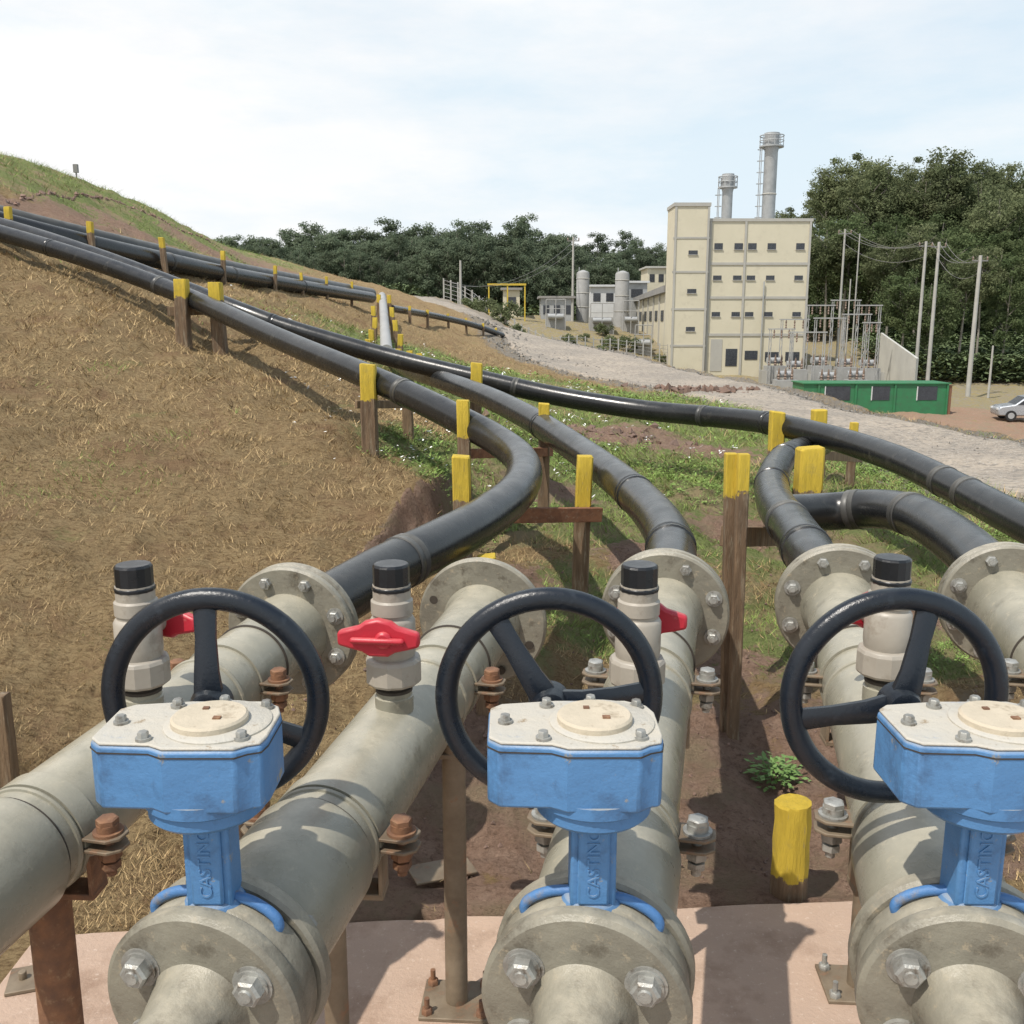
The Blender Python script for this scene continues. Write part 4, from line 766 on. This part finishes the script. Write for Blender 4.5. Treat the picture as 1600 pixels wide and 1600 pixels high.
p0,p1=at(1376,520,84),at(1432,560,74); rm=MB(); rm.add([p0,p1,p1-Vector((0,0,5)),p0-Vector((0,0,5)),p0+Vector((.3,.3,0)),p1+Vector((.3,.3,0)),p1+Vector((.3,.3,-5)),p0+Vector((.3,.3,-5))],[(0,1,2,3),(7,6,5,4),(0,4,5,1),(1,5,6,2),(2,6,7,3),(3,7,4,0)]); tag(rm.build('retaining_wall','wallw',smooth=False),'pale sloping wall right of the substation','wall')
GY=63.; gx0,gx1=wx(1262,GY),wx(1492,GY); gz1=wz(600,GY); gz0=gz1-2.2
r=thing('green_cabin',((gx0+gx1)/2,GY,gz0),'long green site cabin with dark openings below the gravel road','cabin')
MB().box(*BX(gx0,gx1,GY,GY+2.5,gz0,gz1)).build('body','green',r,world=True,smooth=False)
MB().box(*BX(gx0-.1,gx1+.1,GY-.12,GY+2.6,gz1,gz1+.07)).build('roof','green',r,world=True,smooth=False)
for a,c in ((1297,1336),(1371,1399),(1443,1474)):
    w=MB().box(*BX(wx(a,GY),wx(c,GY),GY-.03,GY+.1,gz1-1.05,gz1-.15)).build('window','glass',r,world=True,smooth=False)
    MB().box(*BX(wx(a,GY)-.06,wx(a,GY),GY-.06,GY+.05,gz1-1.06,gz1-.15)).build('window_frame','white',r,world=True,smooth=False)
for px in (1286,1345,1407,1490): MB().box(*BX(wx(px,GY)-.06,wx(px,GY)+.06,GY-.08,GY+.02,gz0,gz1-.01)).build('corner_post','green',r,world=True,smooth=False)
MB().box(*BX(gx1+.01,gx1+.22,GY,GY+2.4,gz0,gz1-.1)).build('end_panel','rust',r,world=True,smooth=False)
def car(px,Y,label):
    x=wx(px,Y); z=max(H(x+a,Y+b) for a in (-2,0,2) for b in (-1,0,1))-.03; r=thing('parked_car',(x,Y,z),label,'car',rz=R(-10))
    prof=[(-2.0,.35),(-2.02,.7),(-1.85,.88),(-1.05,1.0),(-.45,1.48),(.2,1.56),(1.2,1.52),(1.85,1.15),(2.0,1.0),(2.02,.4),(1.9,.3),(-1.9,.3)]
    b=MB().prism(prof,(0,-.82,0),(1,0,0),(0,0,1),(0,1,0),1.64); b.build('body','carp',r,bevel=.08)
    for y,s in ((-.83,-1),(.83,1)):
        MB().prism([(-.9,1.0),(-.4,1.40),(.15,1.45),(.15,1.0)],(0,y,0),(1,0,0),(0,0,1),(0,s,0),.012).build('side_window','glass',r,smooth=False)
        MB().prism([(.25,1.0),(.25,1.45),(1.1,1.42),(1.6,1.05)],(0,y,0),(1,0,0),(0,0,1),(0,s,0),.012).build('side_window','glass',r,smooth=False)
        for xx in (-1.25,1.25):
            w=MB().cyl((xx,y-.12*s,.32),(xx,y+.05*s,.32),.32,n=24).build('wheel','tyre',r); MB().cyl((xx,y+.05*s,.32),(xx,y+.06*s,.32),.19,n=16).build('rim','steel',w)
    MB().add([(-1.03,-.7,1.03),(-1.03,.7,1.03),(-.50,.62,1.47),(-.50,-.62,1.47)],[(0,1,2,3)]).build('windscreen','glass',r,smooth=False,loc=(-.03,0,.03))
    for y in (-.6,.6): MB().box((-2.0,y,.72),(.08,.32,.14)).build('headlight','white',r,bevel=.02)
car(1622,60,'silver car parked below the road, cut off by the right frame edge')
# ------------------------------------------------------------ world & sun
sv=Vector((-.45,-.42,1)).normalized(); el=math.asin(sv.z)
w=bpy.data.worlds.new('World'); bpy.context.scene.world=w; w.use_nodes=True; nt=w.node_tree; nt.nodes.clear()
out=ND(nt,'ShaderNodeOutputWorld'); b1_=ND(nt,'ShaderNodeBackground'); b2_=ND(nt,'ShaderNodeBackground'); mx=ND(nt,'ShaderNodeMixShader')
sk=ND(nt,'ShaderNodeTexSky',sky_type='NISHITA'); sk.sun_disc=False; sk.sun_elevation=el; sk.sun_rotation=math.atan2(sv.x,sv.y); sk.dust_density=.6; sk.air_density=1.3
nt.links.new(sk.outputs[0],b1_.inputs[0]); b1_.inputs[1].default_value=.15; b2_.inputs[1].default_value=1.02
tc=ND(nt,'ShaderNodeTexCoord'); sx=ND(nt,'ShaderNodeSeparateXYZ'); nt.links.new(tc.outputs['Generated'],sx.inputs[0])
mp=ND(nt,'ShaderNodeMapping'); mp.inputs['Scale'].default_value=(1,1,3.4); mp.inputs['Location'].default_value=(.3,.1,.15); nt.links.new(tc.outputs['Generated'],mp.inputs[0])
mr=ND(nt,'ShaderNodeMapRange'); mr.inputs[1].default_value=.36; mr.inputs[2].default_value=.56; mr.inputs[3].default_value=.80; mr.inputs[4].default_value=1; nt.links.new(noise(nt,mp.outputs[0],1.7,7,.55),mr.inputs[0])
# thin cloud: whiter to the left, pale blue gaps to the right
ma=ND(nt,'ShaderNodeMath',operation='MULTIPLY_ADD'); nt.links.new(sx.outputs[0],ma.inputs[0]); ma.inputs[1].default_value=-.30; nt.links.new(noise(nt,mp.outputs[0],2.4,8,.6),ma.inputs[2])
nt.links.new(mixc(nt,ramp(nt,ma.outputs[0],.36,.60),(.77,.885,.965),(1,1,1)),b2_.inputs[0])
hi=ND(nt,'ShaderNodeMapRange'); hi.inputs[1].default_value=.48; hi.inputs[2].default_value=.9; hi.inputs[3].default_value=1; hi.inputs[4].default_value=.2; nt.links.new(sx.outputs[2],hi.inputs[0])
mu=ND(nt,'ShaderNodeMath',operation='MULTIPLY'); nt.links.new(mr.outputs[0],mu.inputs[0]); nt.links.new(hi.outputs[0],mu.inputs[1])
nt.links.new(mu.outputs[0],mx.inputs[0]); nt.links.new(b1_.outputs[0],mx.inputs[1]); nt.links.new(b2_.outputs[0],mx.inputs[2]); nt.links.new(mx.outputs[0],out.inputs[0])
sl=bpy.data.lights.new('sun','SUN'); sl.energy=4.4; sl.angle=R(.6); sl.color=(1,.94,.85); so=bpy.data.objects.new('sun',sl); COL.objects.link(so); so.rotation_euler=sv.to_track_quat('Z','Y').to_euler()
sc=bpy.context.scene; sc.view_settings.view_transform='Standard'; sc.view_settings.look='None'; sc.view_settings.exposure=0
